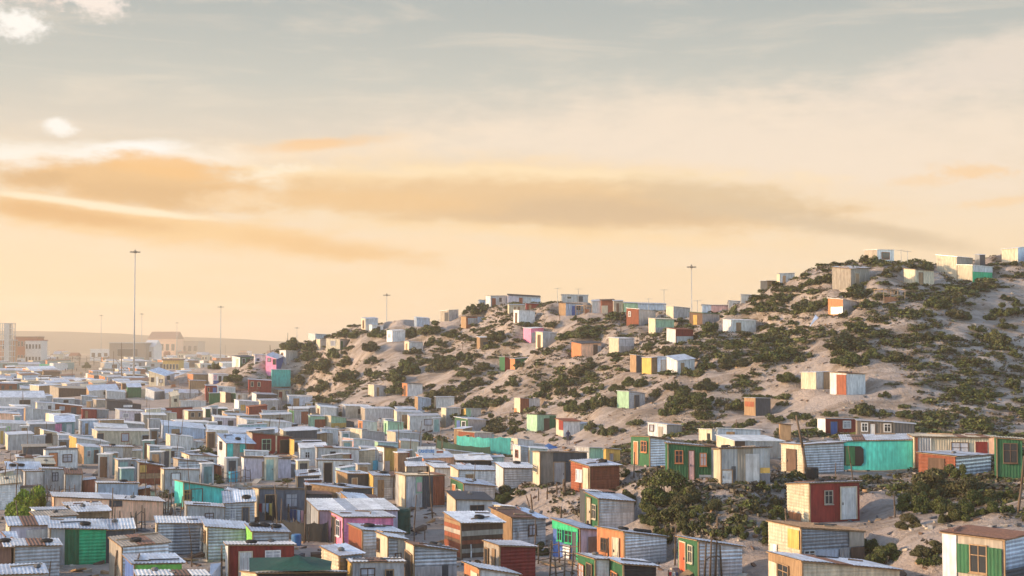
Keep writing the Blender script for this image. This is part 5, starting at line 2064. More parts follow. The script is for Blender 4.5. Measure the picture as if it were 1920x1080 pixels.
srn = np.random.default_rng(23)
mini = []
for i in range(6):
    mini.append(leaves(110, 0.25, 300 + i, [(np.array((math.cos(k * 2.4) * .5, math.sin(k * 2.4) * .5, .3 + .12 * (k % 3))), np.array((.42, .42, .34))) for k in range(6)])[0])
m_n = 0
tot = sum(len(z) for z in lo_v)
for _ in range(90000):
    if m_n >= 2700:
        break
    d = 122 + 180 * srn.random()
    u = srn.uniform(400, 1990)
    x = (u - 960) / F * d
    h = height(x, d)
    if h < 1.3 or drift(x, d) < (0.43 if u > 1350 else 0.45) + 0.07 * srn.random() or inside_shack(x, d, 0.9):
        continue
    ss = srn.uniform(0.25, 1.0) ** 1.2 + 0.12
    a = srn.uniform(0, 6.28)
    co = mini[m_n % 6] * np.array([ss * 1.25, ss, ss * srn.uniform(.45, .8)])
    co = co @ np.array([[math.cos(a), -math.sin(a), 0], [math.sin(a), math.cos(a), 0], [0, 0, 1]]).T + np.array([x, d, h - 0.04])
    lo_v.append(co)
    lo_q.append(np.arange(len(co)).reshape(-1, 4) + tot)
    tot += len(co)
    m_n += 1
tag(link('small_shrubs', quick_mesh('small_shrubs', np.concatenate(lo_v), np.concatenate(lo_q), FOL)), 'many small olive shrubs dotted over the dune slope', None, None, 'stuff')
for o, u, v, R, kind in SHRUBS:
    px = 2 * R * F / o.location.y
    size = 'large' if px > 45 else ('small' if px < 22 else 'mid-sized')
    if kind == 'br':
        h = f'{size} bright green rounded bush'
    else:
        h = f'{size} {"tall" if o.scale.z > 1.3 * R else "spreading" if o.scale.z < 0.8 * R else "rounded"} olive green shrub'
    tag(o, unique(h, u, v), 'shrub', 'shrubs on the dune' if o.location.z > 1.5 else 'shrubs between the shacks')

# low scrub, dry twigs and tufts between the shrubs: too many to count
sv, sq = [], []
tv, tq_ = [], []
base_v, base_q = leaves(16, 0.34, 5, [(np.array((0, 0, .35)), np.array((.8, .8, .5)))])
n = 0
nr = np.random.default_rng(17)
for _ in range(160000):
    if n >= 16000:
        break
    d = 70 + 230 * nr.random()
    u = nr.uniform(380, 1990)
    x = (u - 960) / F * d
    h = height(x, d)
    if h < 1.0:
        continue
    if drift(x, d) < 0.40 + 0.10 * nr.random():
        continue
    if inside_shack(x, d, 0.3):
        continue
    s = nr.uniform(0.14, 0.5)
    a = nr.uniform(0, 6.28)
    R = np.array([[math.cos(a), -math.sin(a), 0], [math.sin(a), math.cos(a), 0], [0, 0, 1]])
    tgt = (sv, sq) if nr.random() < 0.42 else (tv, tq_)
    tgt[1].append(base_q + 4 * len(base_q) * len(tgt[0]))
    tgt[0].append((base_v * np.array([s * 1.3, s * 1.3, s])) @ R.T + np.array([x, d, h - 0.02]))
    n += 1
tag(link('scrub', quick_mesh('scrub', np.concatenate(sv), np.concatenate(sq), FOL)), 'low green scrub scattered over the dune', None, None, 'stuff')
DRY = foliage_mat('dry_twigs', [(0.06, 0.048, 0.034), (0.10, 0.08, 0.054), (0.14, 0.115, 0.08), (0.045, 0.037, 0.026)], 0.2)
tag(link('dry_scrub', quick_mesh('dry_scrub', np.concatenate(tv), np.concatenate(tq_), DRY)), 'dry brown twigs and dead scrub on the sand', None, None, 'stuff')
# litter and small debris
mb = MB()
for _ in range(5200):
    d = 66 + 150 * nr.random()
    u = nr.uniform(0, 1960)
    x = (u - 960) / F * d
    if inside_shack(x, d, 0.15):
        continue
    h = height(x, d)
    k_ = 2.2 if h < 1 and nr.random() < .4 else 1.0
    a, b, c = k_ * nr.uniform(.05, .3), k_ * nr.uniform(.03, .15), k_ * nr.uniform(.02, .12)
    k = len(mb.v)
    mb.box(-a, a, -b, b, -0.03, c, int(nr.integers(0, 4)))
    t = nr.uniform(0, 6.28)
    mb.v[k:] = [(x + X * math.cos(t) - Y * math.sin(t), d + X * math.sin(t) + Y * math.cos(t), h + Z + X * 0.25) for X, Y, Z in mb.v[k:]]
tag(mb.build('debris', [M('wd'), M('br'), M('tn'), M('gd')]), 'scattered litter and bits of wood on the sand', None, None, 'stuff')
# ------------------------------------------------------------------ masts, poles, fences, people, cars and the far buildings
STEEL = surf('mast_steel', (0.42, 0.42, 0.42), 0.55, 0.2, 0.05, 0.05)
LAMP = surf('lamp_housing', (0.16, 0.15, 0.13), 0.6, 0, 0.05, 0.05)


def mast(u, vtop, d, label, r=0.42, head=2.6, nl=8, cat='light mast'):
    head *= 0.6
    r *= 0.9
    x = (u - 960) / F * d
    z0 = height(x, d)
    top = at_depth(u, vtop, d).z
    o = empty('light_mast', (x, d, z0 - 0.3))
    H = top - z0 + 0.3
    MB().tube((0, 0, 0), (0, 0, H - 0.8), r * .75, r * 0.3, 12).build('pole', STEEL, o, smooth=True)
    hd = MB().tube((0, 0, H - 1.2), (0, 0, H - 0.5), head * .3, head * .3, 12)
    hd.tube((0, 0, H - .5), (0, 0, H), head * .18, head * .1, 8)
    hd.build('head', LAMP, o)
    for i in range(nl):
        a = 2 * math.pi * i / nl
        p = Vector((math.cos(a), math.sin(a), 0))
        lm = MB().tube(p * 0.3 + Vector((0, 0, H - .8)), p * head * .8 + Vector((0, 0, H - .75)), 0.07, 0.07, 5)
        q = p * head * .8
        lm.box(q.x - .32, q.x + .32, q.y - .32, q.y + .32, H - 1.0, H - .68)
        lm.build('floodlight', LAMP, o)
    return tag(o, label, cat, 'high light masts')


mast(252, 468, 480, 'tallest steel floodlight mast rising above the left settlement', 0.5, 3.0)
mast(414, 573, 820, 'thin floodlight mast left of the dune foot', 0.6, 3.2)
mast(725, 550, 640, 'thin floodlight mast behind the left end of the dune crest', 0.45, 2.8)
mast(1297, 496, 470, 'floodlight mast standing behind the middle of the dune crest', 0.38, 2.6)
mast(266, 587, 1150, 'faint distant mast just right of the tallest mast', 0.6, 3.2)
mast(190, 590, 1250, 'faint distant mast left of the tallest mast', 0.6, 3.2)
mast(332, 604, 1500, 'very faint mast above the far warehouse roofs', 0.7, 4)
mast(557, 613, 1100, 'faint mast beyond the left tip of the dune', 0.5, 3.2)


def pole(tile, x0, y0, x1, y1, r=0.06, mat=None, what='thin wooden pole', name='pole', arm=False):
    """foot at (x0,y0), tip at (x1,y1) in tile pixels"""
    u0, v0 = tp(tile, x0, y0)
    u1, v1 = tp(tile, x1, y1)
    p = hit(u0, v0)
    if p is None:
        return
    if inside_shack(p.x, p.y, 0.05):
        aw = Vector((p.x, p.y, 0)).normalized()
        for k in range(1, 14):
            q = p - aw * (0.4 * k)
            if not inside_shack(q.x, q.y, 0.08):
                break
        p = Vector((q.x, q.y, height(q.x, q.y)))
    t = at_depth(u1, v1, p.y)
    o = empty(name, (p.x, p.y, height(p.x, p.y)))
    q = t - p
    if q.z < 0.8:
        q.z = 0.8
    mid = q * 0.5 + Vector((random.uniform(-.06, .06), 0, 0)) * min(1, q.length / 3)
    m = mat or WOOD
    MB().tube((0, 0, -0.3), mid, r, r * 0.9, 6).tube(mid, q, r * 0.9, r * 0.65, 6).build('shaft', m, o, smooth=True)
    if arm:
        MB().tube(q - Vector((.7, 0, .25)), q + Vector((.7, 0, -.25)), 0.04, 0.04, 5).build('crossarm', m, o)
    um, vm = (u0 + u1) / 2, (v0 + v1) / 2
    lean = 'leaning ' if abs(u1 - u0) > 0.18 * abs(v1 - v0) else ''
    tag(o, unique(lean + what, um, vm), 'pole', 'poles standing among the shacks')
    return o


PIPE = surf('pale_pipe', (0.55, 0.54, 0.52), 0.6, 0, 0.1, 0.1)
for a in ['T1 70 440 70 240 .13', 'T1 86 440 86 320 .12', 'T1 122 450 122 310 .13', 'T1 180 445 180 290 .13', 'T1 226 425 226 330 .13', 'T1 262 425 262 310 .13',
          'T1 282 420 282 310 .13', 'T1 326 415 326 320 .13', 'T1 360 420 360 318 .13', 'T1 922 575 920 340 .16', 'T1 985 575 985 270 .22', 'T1 963 575 963 450 .13', 'T1 1065 562 932 400 .14',
          'W1 370 650 368 370 .08', 'W1 1040 250 1040 120 .1', 'W1 1170 270 1172 0 .12', 'W1 1580 265 1578 50 .1', 'W1 805 330 802 150 .1', 'W1 662 310 660 100 .09',
          'W1 1405 1040 1403 830 .07', 'W1 1330 1060 1328 830 .06', 'W1 600 1050 598 900 .06', 'W2 650 640 648 480 .06', 'W2 880 300 885 230 .08', 'W2 1350 330 1365 200 .09',
          'U1 20 915 66 470 .06', 'U1 215 560 290 310 .05', 'U1 105 620 108 480 .08', 'U1 845 240 840 160 .05', 'U1 1215 440 1213 370 .06', 'U1 435 920 520 700 .05', 'U1 850 740 848 620 .05',
          'U2 490 1100 515 930 .05', 'U2 1165 1080 1185 820 .07', 'U2 1335 690 1336 470 .05', 'U2 1355 690 1350 480 .05', 'U2 1215 530 1213 470 .05',
          'U3 625 1090 625 770 .06', 'U3 908 505 900 250 .06', 'U3 1465 740 1476 160 .06', 'U3 320 1000 322 890 .05', 'U3 1360 700 1355 500 .05', 'U3 1505 740 1505 580 .05', 'U3 1300 500 1300 350 .08',
          'U5 742 305 750 60 .05', 'U5 262 890 225 600 .03', 'U5 1060 720 1062 580 .04', 'U6 555 790 560 500 .04', 'U6 780 250 775 150 .05', 'U6 680 300 682 210 .06', 'U6 590 320 592 230 .05',
          'U6 822 510 818 430 .08', 'U6 345 170 290 60 .09', 'U6 530 440 512 270 .07', 'U6 510 380 465 270 .05', 'U6 1300 1090 1300 690 .05', 'U6 860 240 850 100 .13', 'U6 395 150 392 20 .06', 'U6 490 130 475 10 .06',
          'U7 352 985 362 540 .05', 'U7 783 690 783 510 .06', 'U7 1485 540 1470 430 .05', 'T7 1625 690 1525 170 .10', 'T7 208 680 215 480 .05', 'T7 462 680 460 590 .05', 'T7 1040 300 1040 200 .05', 'T7 1620 380 1618 290 .05',
          'U8 1682 655 1728 270 .07', 'U8 578 440 540 200 .04', 'U8 858 690 850 530 .05', 'U8 458 430 458 320 .04', 'U8 128 720 120 660 .05',
          'T4 105 440 100 300 .06', 'T3 1250 360 1250 300 .06', 'T3 745 330 743 240 .05', 'T3 465 590 463 540 .05', 'T2 268 590 262 470 .07', 'T2 612 880 610 770 .06', 'T2 183 450 184 290 .09', 'T2 548 350 545 288 .08', 'T2 690 325 690 190 .07',
          'T2 840 980 838 905 .06', 'T8 470 440 462 375 .05', 'T8 620 440 622 370 .06', 'T8 785 460 786 385 .05', 'T8 1265 1010 1262 950 .07']:
    q = a.split()
    pole(q[0], *[float(z) for z in q[1:5]], r=float(q[5]))
pole('U3', 410, 860, 418, 590, .07, PIPE, 'white pipe post')
pole('U5', 1530, 910, 1528, 770, .04, PIPE, 'pale pipe post')
pole('U6', 395, 750, 385, 590, .05, PIPE, 'white pipe post')


def antenna(tile, x, yb, yt):
    u, v = tp(tile, x, yb)
    u2, v2 = tp(tile, x, yt)
    p = hit(u, v)
    if p is None:
        return
    H = at_depth(u2, v2, p.y).z - p.z
    o = empty('antenna', (p.x, p.y, height(p.x, p.y)))
    MB().tube((0, 0, -.2), (0, 0, H), 0.045, 0.035, 6).build('mast_pole', STEEL, o)
    mb = MB().tube((-.6, 0, H - .1), (.6, 0, H - .1), 0.025, 0.025, 5)
    for k in range(5):
        mb.tube((-.5 + k * .25, -.3, H - .1), (-.5 + k * .25, .3, H - .1), 0.015, 0.015, 4)
    mb.build('aerial', STEEL, o)
    tag(o, unique('thin rooftop television aerial', u, (v + v2) / 2), 'antenna', 'aerials on the crest')


for t, x, a, b in [('T4', 455, 330, 150), ('T4', 330, 300, 170), ('T4', 725, 385, 200), ('T4', 828, 285, 175), ('T3', 1232, 230, 100), ('T3', 1402, 220, 90), ('T5', 733, 235, 120), ('T5', 785, 235, 130), ('T5', 680, 215, 130)]:
    antenna(t, x, a, b)


def fence(tile, pts, posts, rails, label, net=None, rr=0.05, hgt=1.3):
    """post-and-rail fence following ground points given in tile pixels"""
    P = []
    for p in pts:
        q = hit(*tp(tile, *p))
        if q is None or q.y > 900:
            q = at_depth(*tp(tile, *p), 900)
            q.z = 0
        P.append(q)
    o = empty('stick_fence' if net is None else 'net_fence', P[0])
    base = P[0]
    seg = []
    L = [0]
    for a, b in zip(P, P[1:]):
        L.append(L[-1] + (b - a).length)

    def at(t):
        t *= L[-1]
        for i in range(len(P) - 1):
            if t <= L[i + 1] + 1e-6:
                q = P[i].lerp(P[i + 1], (t - L[i]) / max(1e-6, L[i + 1] - L[i]))
                q = Vector((q.x, q.y, height(q.x, q.y)))
                return q - base
        return P[-1] - base
    tops = []
    for i in range(posts):
        q = at(i / (posts - 1))
        h = hgt * (random.uniform(.85, 1.15) if net is None else random.uniform(.97, 1.04))
        e = q + Vector((random.uniform(-.12, .12), random.uniform(-.05, .05), h))
        MB().tube(q - Vector((0, 0, .3)), e, rr, rr * .7, 6).build('post', WOOD, o, smooth=True)
        tops.append((q, e))
    for r in range(rails):
        f = (r + 0.7) / (rails + .2)
        for (q, e), (q2, e2) in zip(tops, tops[1:]):
            MB().tube(q.lerp(e, f + random.uniform(-.06, .06)), q2.lerp(e2, f + random.uniform(-.06, .06)), rr * .55, rr * .5, 5).build('rail', WOOD, o)
    if net is not None:
        v, f = [], []
        k = 0
        for (q, e), (q2, e2) in zip(tops, tops[1:]):
            for j in range(4):
                t = j / 4
                sag = -0.12 * math.sin(math.pi * t)
                v += [q.lerp(q2, t) + Vector((0, -.07 - .03 * math.sin(9 * t + k), .02)), e.lerp(e2, t) + Vector((0, -.07 + .04 * math.sin(7 * t + k), sag - .05))]
            k += 1
        q, e = tops[-1]
        v += [q + Vector((0, -.07, .02)), e + Vector((0, -.07, -.05))]
        n = len(v) // 2
        link('netting', mesh('netting', v, [(2 * i, 2 * i + 2, 2 * i + 3, 2 * i + 1) for i in range(n - 1)], net, smooth=True), o)
    return tag(o, label, 'fence')


TNET = surf('turquoise_net', (0.07, 0.42, 0.38), 0.8, 0, 0.05, 0.3, wearcol=(0.03, 0.22, 0.21))
BNET = surf('black_net', (0.03, 0.032, 0.035), 0.85, 0, 0.05, 0.2)
GNET = surf('green_net', (0.02, 0.06, 0.045), 0.85, 0, 0.05, 0.2)
fence('T8', [(415, 470), (640, 490), (870, 490)], 7, 0, 'turquoise netting fence strung on posts at the dune foot', TNET, 0.05, 2.0)
fence('T8', [(250, 430), (420, 480), (690, 500)], 6, 0, 'dark green netting fence in front of the turquoise netting', GNET, 0.045, 1.1)
fence('U3', [(1180, 690), (1450, 730), (1700, 740)], 6, 0, 'sagging black netting fence beside the slate grey shack', BNET, 0.04, 1.25)
fence('U6', [(340, 1010), (560, 960), (760, 950), (1000, 980)], 8, 3, 'rough stick fence round the sandy yard below the maroon shack', None, 0.05, 1.2)
fence('U6', [(700, 1120), (800, 1110), (1000, 1090)], 5, 3, 'low stick fence in front of the dark green shacks', None, 0.05, 1.2)
fence('U6', [(210, 960), (340, 1040), (480, 1110)], 5, 2, 'leaning pale stick fence beside the sandy yard', None, 0.06, 1.0)
fence('U7', [(650, 1130), (780, 1110), (830, 1110)], 4, 1, 'upright timber stakes in front of the silver wall', None, 0.06, 1.9)
fence('T1', [(410, 320), (640, 345), (880, 360)], 9, 2, 'long grey fence in front of the far warehouse', None, 0.3, 6)
fence('T2', [(310, 690), (440, 690), (550, 700)], 6, 2, 'pale timber fence below the maroon hillside house', None, 0.07, 1.1)
fence('U2', [(1340, 660), (1370, 640), (1470, 610)], 5, 2, 'dark stick gate beside the salmon wall', None, 0.05, 1.5)
fence('U1', [(1640, 1000), (1690, 985), (1728, 975)], 5, 3, 'tangled stick fence at the end of the salmon wall', None, 0.05, 1.6)
fence('U6', [(150, 150), (260, 150), (330, 140)], 5, 2, 'rough stick fence left of the tall taupe shack', None, 0.05, 1.1)


# more posts, sticks and small privies in the yards of the valley
yr = random.Random(77)


def free_spot(umin, umax, vmin, vmax, g):
    for _ in range(200):
        u, v = yr.uniform(umin, umax), yr.uniform(vmin, vmax)
        p = hit(u, v)
        if p is None or p.z > 1.2 or inside_shack(p.x, p.y, g):
            continue
        if any(overlap_pt(p, b, g) for s in SHACKS for b in getattr(s, 'ext', [])):
            continue
        return u, v, p
    return None


def overlap_pt(p, b, g):
    dx, dy = p.x - b.base.x, p.y - b.base.y
    lx, ly = dx * b.df.x + dy * b.df.y, dx * b.dl.x + dy * b.dl.y
    return -g < lx < b.W + g and -g < ly < b.D + g


PRIVY = []
for i in range(34):
    q = free_spot(0, 820, 735, 930, 0.95)
    if q is None or any((q[2] - z).length < 2 for z in PRIVY):
        continue
    u, v, p = q
    PRIVY.append(p)
    o = empty('privy', (p.x, p.y, height(p.x, p.y)), yr.uniform(-.1, .45))
    c = yr.choice(['gs', 'tn', 'wd', 'gl', 'te', 'cr', 'gm'])
    h = yr.uniform(1.85, 2.15)
    MB().box(-.5, .5, -.5, .5, -.4, h).build('wall', M(c), o)
    MB().box(-.6, .6, -.64, .6, h + .01, h + .07).build('roof', RM(yr.choice(['gl', 'gs', 'w'])), o)
    dc = yr.choice(['wd', 'br', 'gd', 'te'])
    d_ = MB().box(-.33, .33, -.54, -.505, .05, h - .2).build('door', M(dc), o)
    MB().box(.2, .26, -.58, -.541, .95, 1.1).build('handle', plain('handle_metal', (0.12, 0.11, 0.1), 0.5, 0.6), d_)
    tag(o, unique(f'narrow {PAL[c][0]} privy with {PAL[dc][0]} door', u, v - 10), 'privy', 'narrow privies between the shacks')
for i in range(46):
    q = free_spot(0, 900, 725, 1060, 0.2)
    if q:
        u, v, p = q
        hp_ = yr.uniform(1.6, 4.2) * F / p.y
        pole('P', u, v, u + yr.uniform(-.12, .12) * hp_, v - hp_, r=yr.uniform(.035, .06))
for i, (u0, u1, v) in enumerate([(20, 70, 868), (180, 235, 800), (120, 180, 775), (300, 360, 815), (415, 470, 905), (485, 540, 790), (640, 690, 870), (560, 610, 860), (690, 740, 905), (250, 300, 955), (340, 400, 745), (90, 140, 940), (700, 760, 830), (610, 650, 800)]):
    a, b = hit(u0, v), hit(u1, v - 3)
    if a is None or b is None or inside_shack(a.x, a.y, .2) and inside_shack(b.x, b.y, .2):
        continue
    o = fence('P', [(u0, v), ((u0 + u1) / 2, v + 1), (u1, v - 3)], 6, 2, 'x', None, 0.045, 1.15)
    o['label'] = unique('short crooked stick fence in a yard', (u0 + u1) / 2, v - 8)


# painted name board
def signboard():
    sh = min(SHACKS, key=lambda s: abs(s.px[1] - (760 + 150 / 4.32)) + abs(s.px[3] - (740 + 560 / 4.32)))
    d = sh.base.y + sh.D * 0.5
    a = at_depth(760 + 95 / 4.32, 740 + 478 / 4.32, d)
    b = at_depth(760 + 246 / 4.32, 740 + 420 / 4.32, d)
    W, H = b.x - a.x, b.z - a.z
    o = empty('shop_sign', a, 0)
    MB().box(0, W, 0, 0.06, 0, H).build('board', M('w'), o)
    for x in (0.2, W - 0.2):
        MB().tube((x, 0.1, -1.6), (x, 0.1, H * .8), 0.04, 0.04, 6).build('post', WOOD, o)
    t = bpy.data.curves.new('lettering', 'FONT')
    t.body = 'CASHSTORE'
    t.size = H * 0.62
    t.extrude = 0.012
    t.offset = 0.012
    t.align_x = 'CENTER'
    t.materials.append(plain('sign_blue', (0.05, 0.2, 0.5), 0.6))
    q = link('text_source', t)
    bpy.context.view_layer.update()
    wx = q.dimensions.x
    lm = bpy.data.meshes.new_from_object(q.evaluated_get(bpy.context.evaluated_depsgraph_get()))
    bpy.data.objects.remove(q)
    q = link('lettering', lm, o, (W * 0.5, -0.016, H * 0.14))
    q.rotation_euler = (math.radians(90), 0, 0)
    q.scale.x = W * 0.86 / max(0.1, wx)
    e = at_depth(760 + 312 / 4.32, 740 + 446 / 4.32, d)
    MB().box(W + .03, e.x - a.x, 0.0, 0.05, 0, e.z - a.z).build('side_board', M('w'), o)
    MB().box(W + .08, e.x - a.x - .08, -0.02, 0.0, 0.08, (e.z - a.z) * .7).build('side_panel', M('rs'), o)
    tag(o, 'white name board with blue CASHSTORE lettering above the salmon shop', 'sign')


signboard()


# tarpaulins
def tarp(tile, pts, apex, col, label, name='tarpaulin', d0=None):
    """ground or roof outline points with own heights; pts: (x, y, depth shift)"""
    mat = surf('tarp_' + name + '_' + str(len(MATS)), col, 0.7, 0, 0.05, 0.12, wearcol=(col[0] * .5, col[1] * .5, col[2] * .5))
    u, v = tp(tile, *apex[:2])
    d0 = d0 or hit(*tp(tile, *pts[0][:2])).y
    A = at_depth(u, v, d0 + apex[2])
    ring = [at_depth(*tp(tile, x, y), d0 + dd) for x, y, dd in pts]
    n = len(ring)
    V_, F_ = [A], []
    for lvl in (0.35, 0.7, 1.0):
        for i, p in enumerate(ring):
            q = A.lerp(p, lvl)
            q.z -= 0.25 * math.sin(math.pi * lvl) * (0.6 + 0.4 * math.sin(i * 2.1))
            V_.append(q)
    for i in range(n):
        j = (i + 1) % n
        F_.append((0, 1 + i, 1 + j))
        for l in range(2):
            F_.append((1 + l * n + i, 1 + (l + 1) * n + i, 1 + (l + 1) * n + j, 1 + l * n + j))
    b = Vector((A.x, A.y, min(p.z for p in ring)))
    o = link(name, mesh(name, [p - b for p in V_], F_, mat, smooth=True), None, b)
    return tag(o, label, 'tarpaulin')


tarp('U3', [(905, 1035, 0), (1090, 1025, -.3), (1400, 1030, -.3), (1728, 1020, -.3), (1740, 930, 2.2), (1550, 885, 3.2), (1250, 890, 3.2), (905, 895, 2.4)], (1390, 868, 1.0), (0.015, 0.075, 0.055),
     'dark green tarpaulin draped in a peak over a low black shack', 'tarpaulin', min(SHACKS, key=lambda s: abs(s.px[1] - 481.5) + abs(s.px[4] - 1076)).base.y + 0.5)
tarp('T8', [(1095, 450, 0), (1180, 455, -.3), (1282, 452, 0), (1275, 425, 2), (1180, 410, 2.5), (1110, 415, 2)], (1160, 393, 1.0), (0.04, 0.13, 0.34),
     'blue tarpaulin heaped over goods at the dune foot', 'tarpaulin')


# hanging washing
def washing(tile, xa, ya, xb, yb, ground_y, cols, label):
    p = hit(*tp(tile, xa, ground_y))
    a = at_depth(*tp(tile, xa, ya), p.y - 0.3)
    b = at_depth(*tp(tile, xb, yb), p.y - 0.3)
    o = empty('washing_line', Vector((a.x, a.y, p.z)))
    oo = Vector((a.x, a.y, p.z))
    for q in (a, b):
        MB().tube((q.x - oo.x, q.y - oo.y, -0.3), q - oo + Vector((0, 0, .1)), 0.035, 0.03, 6).build('post', WOOD, o)
    MB().tube(a - oo, b - oo, 0.012, 0.012, 4).build('line', plain('cord', (.3, .3, .3)), o)
    n = len(cols)
    root = o
    tag(o, label, 'washing line')
    for i, c in enumerate(cols):
        t0, t1 = (i + .12) / n, (i + .85) / n
        p0, p1 = a.lerp(b, t0), a.lerp(b, t1)
        h = random.uniform(.55, .95)
        v, f = [], []
        for k in range(6):
            q = p0.lerp(p1, k / 5)
            w = 0.05 * math.sin(k * 1.9 + i)
            v += [q + Vector((0, -.02, 0)), q + Vector((0, -.03 + w, -h * .5)), q + Vector((random.uniform(-.02, .02), -.03 - w, -h + .05 * math.sin(k)))]
        for k in range(5):
            for l in range(2):
                f.append((3 * k + l, 3 * k + 3 + l, 3 * k + 4 + l, 3 * k + 1 + l))
        cm = surf('cloth_%02d%02d%02d' % tuple(int(z * 99) for z in c), c, .9, 0, .05, .05)
        cc = v[0].copy()
        g = link('hanging_cloth', mesh('hanging_cloth', [q - cc for q in v], f, cm, smooth=True), None, cc)
        uu, vv = project(cc)
        nm = {0: 'red', 1: 'white', 2: 'pale blue', 3: 'pink', 4: 'dark blue', 5: 'yellow'}[CLO.index(c)]
        tag(g, unique(f'{nm} cloth hung out to dry', uu, vv), 'cloth', 'washing hung out to dry')


CLO = [(0.5, 0.04, 0.05), (0.7, 0.7, 0.72), (0.4, 0.5, 0.65), (0.7, 0.35, 0.36), (0.04, 0.06, 0.15), (0.6, 0.42, 0.12)]
washing('U3', 1000, 345, 1140, 345, 530, [CLO[0], CLO[1], CLO[2], CLO[5]], 'washing line in front of the slate grey shack door')
washing('U3', 1310, 400, 1460, 420, 560, [CLO[4], CLO[4], CLO[2], CLO[3]], 'washing line right of the slate grey shack')
washing('U4', 520, 200, 660, 205, 275, [CLO[1], CLO[1], CLO[4]], 'washing line below the dark green shack with white end')
washing('U4', 680, 245, 790, 245, 300, [CLO[4], CLO[0], CLO[4]], 'washing line left of the long pale grey shack')
washing('U7', 290, 1040, 390, 1040, 1120, [CLO[0], CLO[1], CLO[4]], 'washing line left of the dark green shack with red-orange door')


def barrel(tile, x, y, r, h, col, label, name='water_drum'):
    p = hit(*tp(tile, x, y))
    o = empty(name, (p.x, p.y, height(p.x, p.y)))
    mt = surf('drum_' + label.split()[0] + label.split()[1], col, .5, 0, .05, .1)
    mb = MB()
    for a, b, q, w in ((0, .05, .97, 1), (.05, h * .33, 1, 1), (h * .33, h * .36, 1.05, 1.05), (h * .36, h * .64, 1, 1), (h * .64, h * .67, 1.05, 1.05), (h * .67, h * .95, 1, 1), (h * .95, h, 1, .93)):
        mb.tube((0, 0, a), (0, 0, b), r * q, r * w, 14, cap=False)
    mb.build('body', mt, o, smooth=True)
    MB().tube((0, 0, h - .02), (0, 0, h + .02), r * .9, r * .9, 14).build('lid', mt, o)
    tag(o, label, 'drum')


barrel('U5', 800, 650, .75, 1.6, (0.015, 0.07, 0.05), 'dark green plastic tank right of the pink shack')
barrel('U4', 735, 880, .45, 0.9, (0.06, 0.38, 0.52), 'turquoise blue tub left of the lilac white shack')
barrel('U3', 1380, 770, .3, 0.65, (0.06, 0.2, 0.42), 'small blue bucket right of the shack with tyres')
barrel('V1', 560, 545, .3, 0.9, (0.10, 0.45, 0.6), 'bright blue drum left of the ochre yellow shack')
barrel('U2', 1200, 880, .3, 0.5, (0.7, 0.38, 0.02), 'yellow plastic drum beside the lime edged roof')
barrel('U8', 300, 440, .4, 0.9, (0.02, 0.02, 0.022), 'black plastic drum above the maroon shack roof')
barrel('U3', 480, 350, .3, 0.5, (0.12, 0.14, 0.14), 'dark crate before the turquoise shack', 'crate_drum')


# leaning metal sheet on the slope
def loose_sheet(tile, pts, code, label):
    p = hit(*tp(tile, *pts[0]))
    q = [at_depth(*tp(tile, *z), p.y + k * 0.25) for k, z in enumerate(pts)]
    o = p
    v = []
    for z in q:
        v += [z - o, z - o + Vector((0.0, 0.05, 0.02))]
    n = len(q)
    f = [tuple(2 * i for i in range(n)), tuple(2 * i + 1 for i in range(n))[::-1]] + [(2 * i, 2 * ((i + 1) % n), 2 * ((i + 1) % n) + 1, 2 * i + 1) for i in range(n)]
    tag(link('loose_sheet', mesh('loose_sheet', v, f, RM(code)), None, o), label, 'metal sheet')


loose_sheet('T4', [(1622, 420), (1655, 415), (1705, 325), (1680, 305)], 'lb', 'pale metal sheet tilted up on the dune slope')
loose_sheet('T7', [(470, 700), (650, 730), (640, 655), (560, 660)], 'gs', 'grey corrugated offcut lying before the dark green shack')
loose_sheet('U6', [(1335, 250), (1440, 265), (1435, 205), (1360, 230)], 'gl', 'bent white sheet lying above the silver roof')
loose_sheet('U3', [(500, 1095), (620, 1095), (620, 950), (510, 960)], 'gs', 'grey sheet panel standing left of the maroon shack')


# timber skeleton under construction
def timber_frame(tile, xa, ya, xb, yb, label, dz=1.9):
    p = hit(*tp(tile, xa, ya))
    q = at_depth(*tp(tile, xb, yb), p.y + 1.0)
    W = (q - p).length
    o = empty('timber_frame', (p.x, p.y, p.z), math.atan2(q.y - p.y, q.x - p.x))
    for j in (0, 2.2):
        for i in range(4):
            x = W * i / 3
            MB().tube((x, j, -.4), (x + random.uniform(-.1, .1), j, dz * random.uniform(.9, 1.1)), .05, .045, 5).build('post', PALEWOOD, o)
        for z in (.5, 1.2, dz):
            MB().tube((-.1, j, z), (W + .1, j, z + random.uniform(-.1, .1)), .045, .04, 5).build('rail', PALEWOOD, o)
    for i in range(3):
        MB().tube((W * i / 2, 0, dz), (W * i / 2, 2.2, dz), .04, .04, 5).build('rafter', PALEWOOD, o)
    MB().box(.1, W * .6, -.07, -.05, .1, .9).build('board', M('og'), o)
    tag(o, label, 'frame')


timber_frame('T5', 590, 560, 760, 540, 'bare timber frame of an unfinished shack on the upper slope')
timber_frame('T3', 1450, 300, 1510, 296, 'pale timber porch frame beside the blue doored crest shack', 1.5)
timber_frame('W2', 1040, 330, 1160, 330, 'heap of pale timber beside the far sand mound', 1.6)


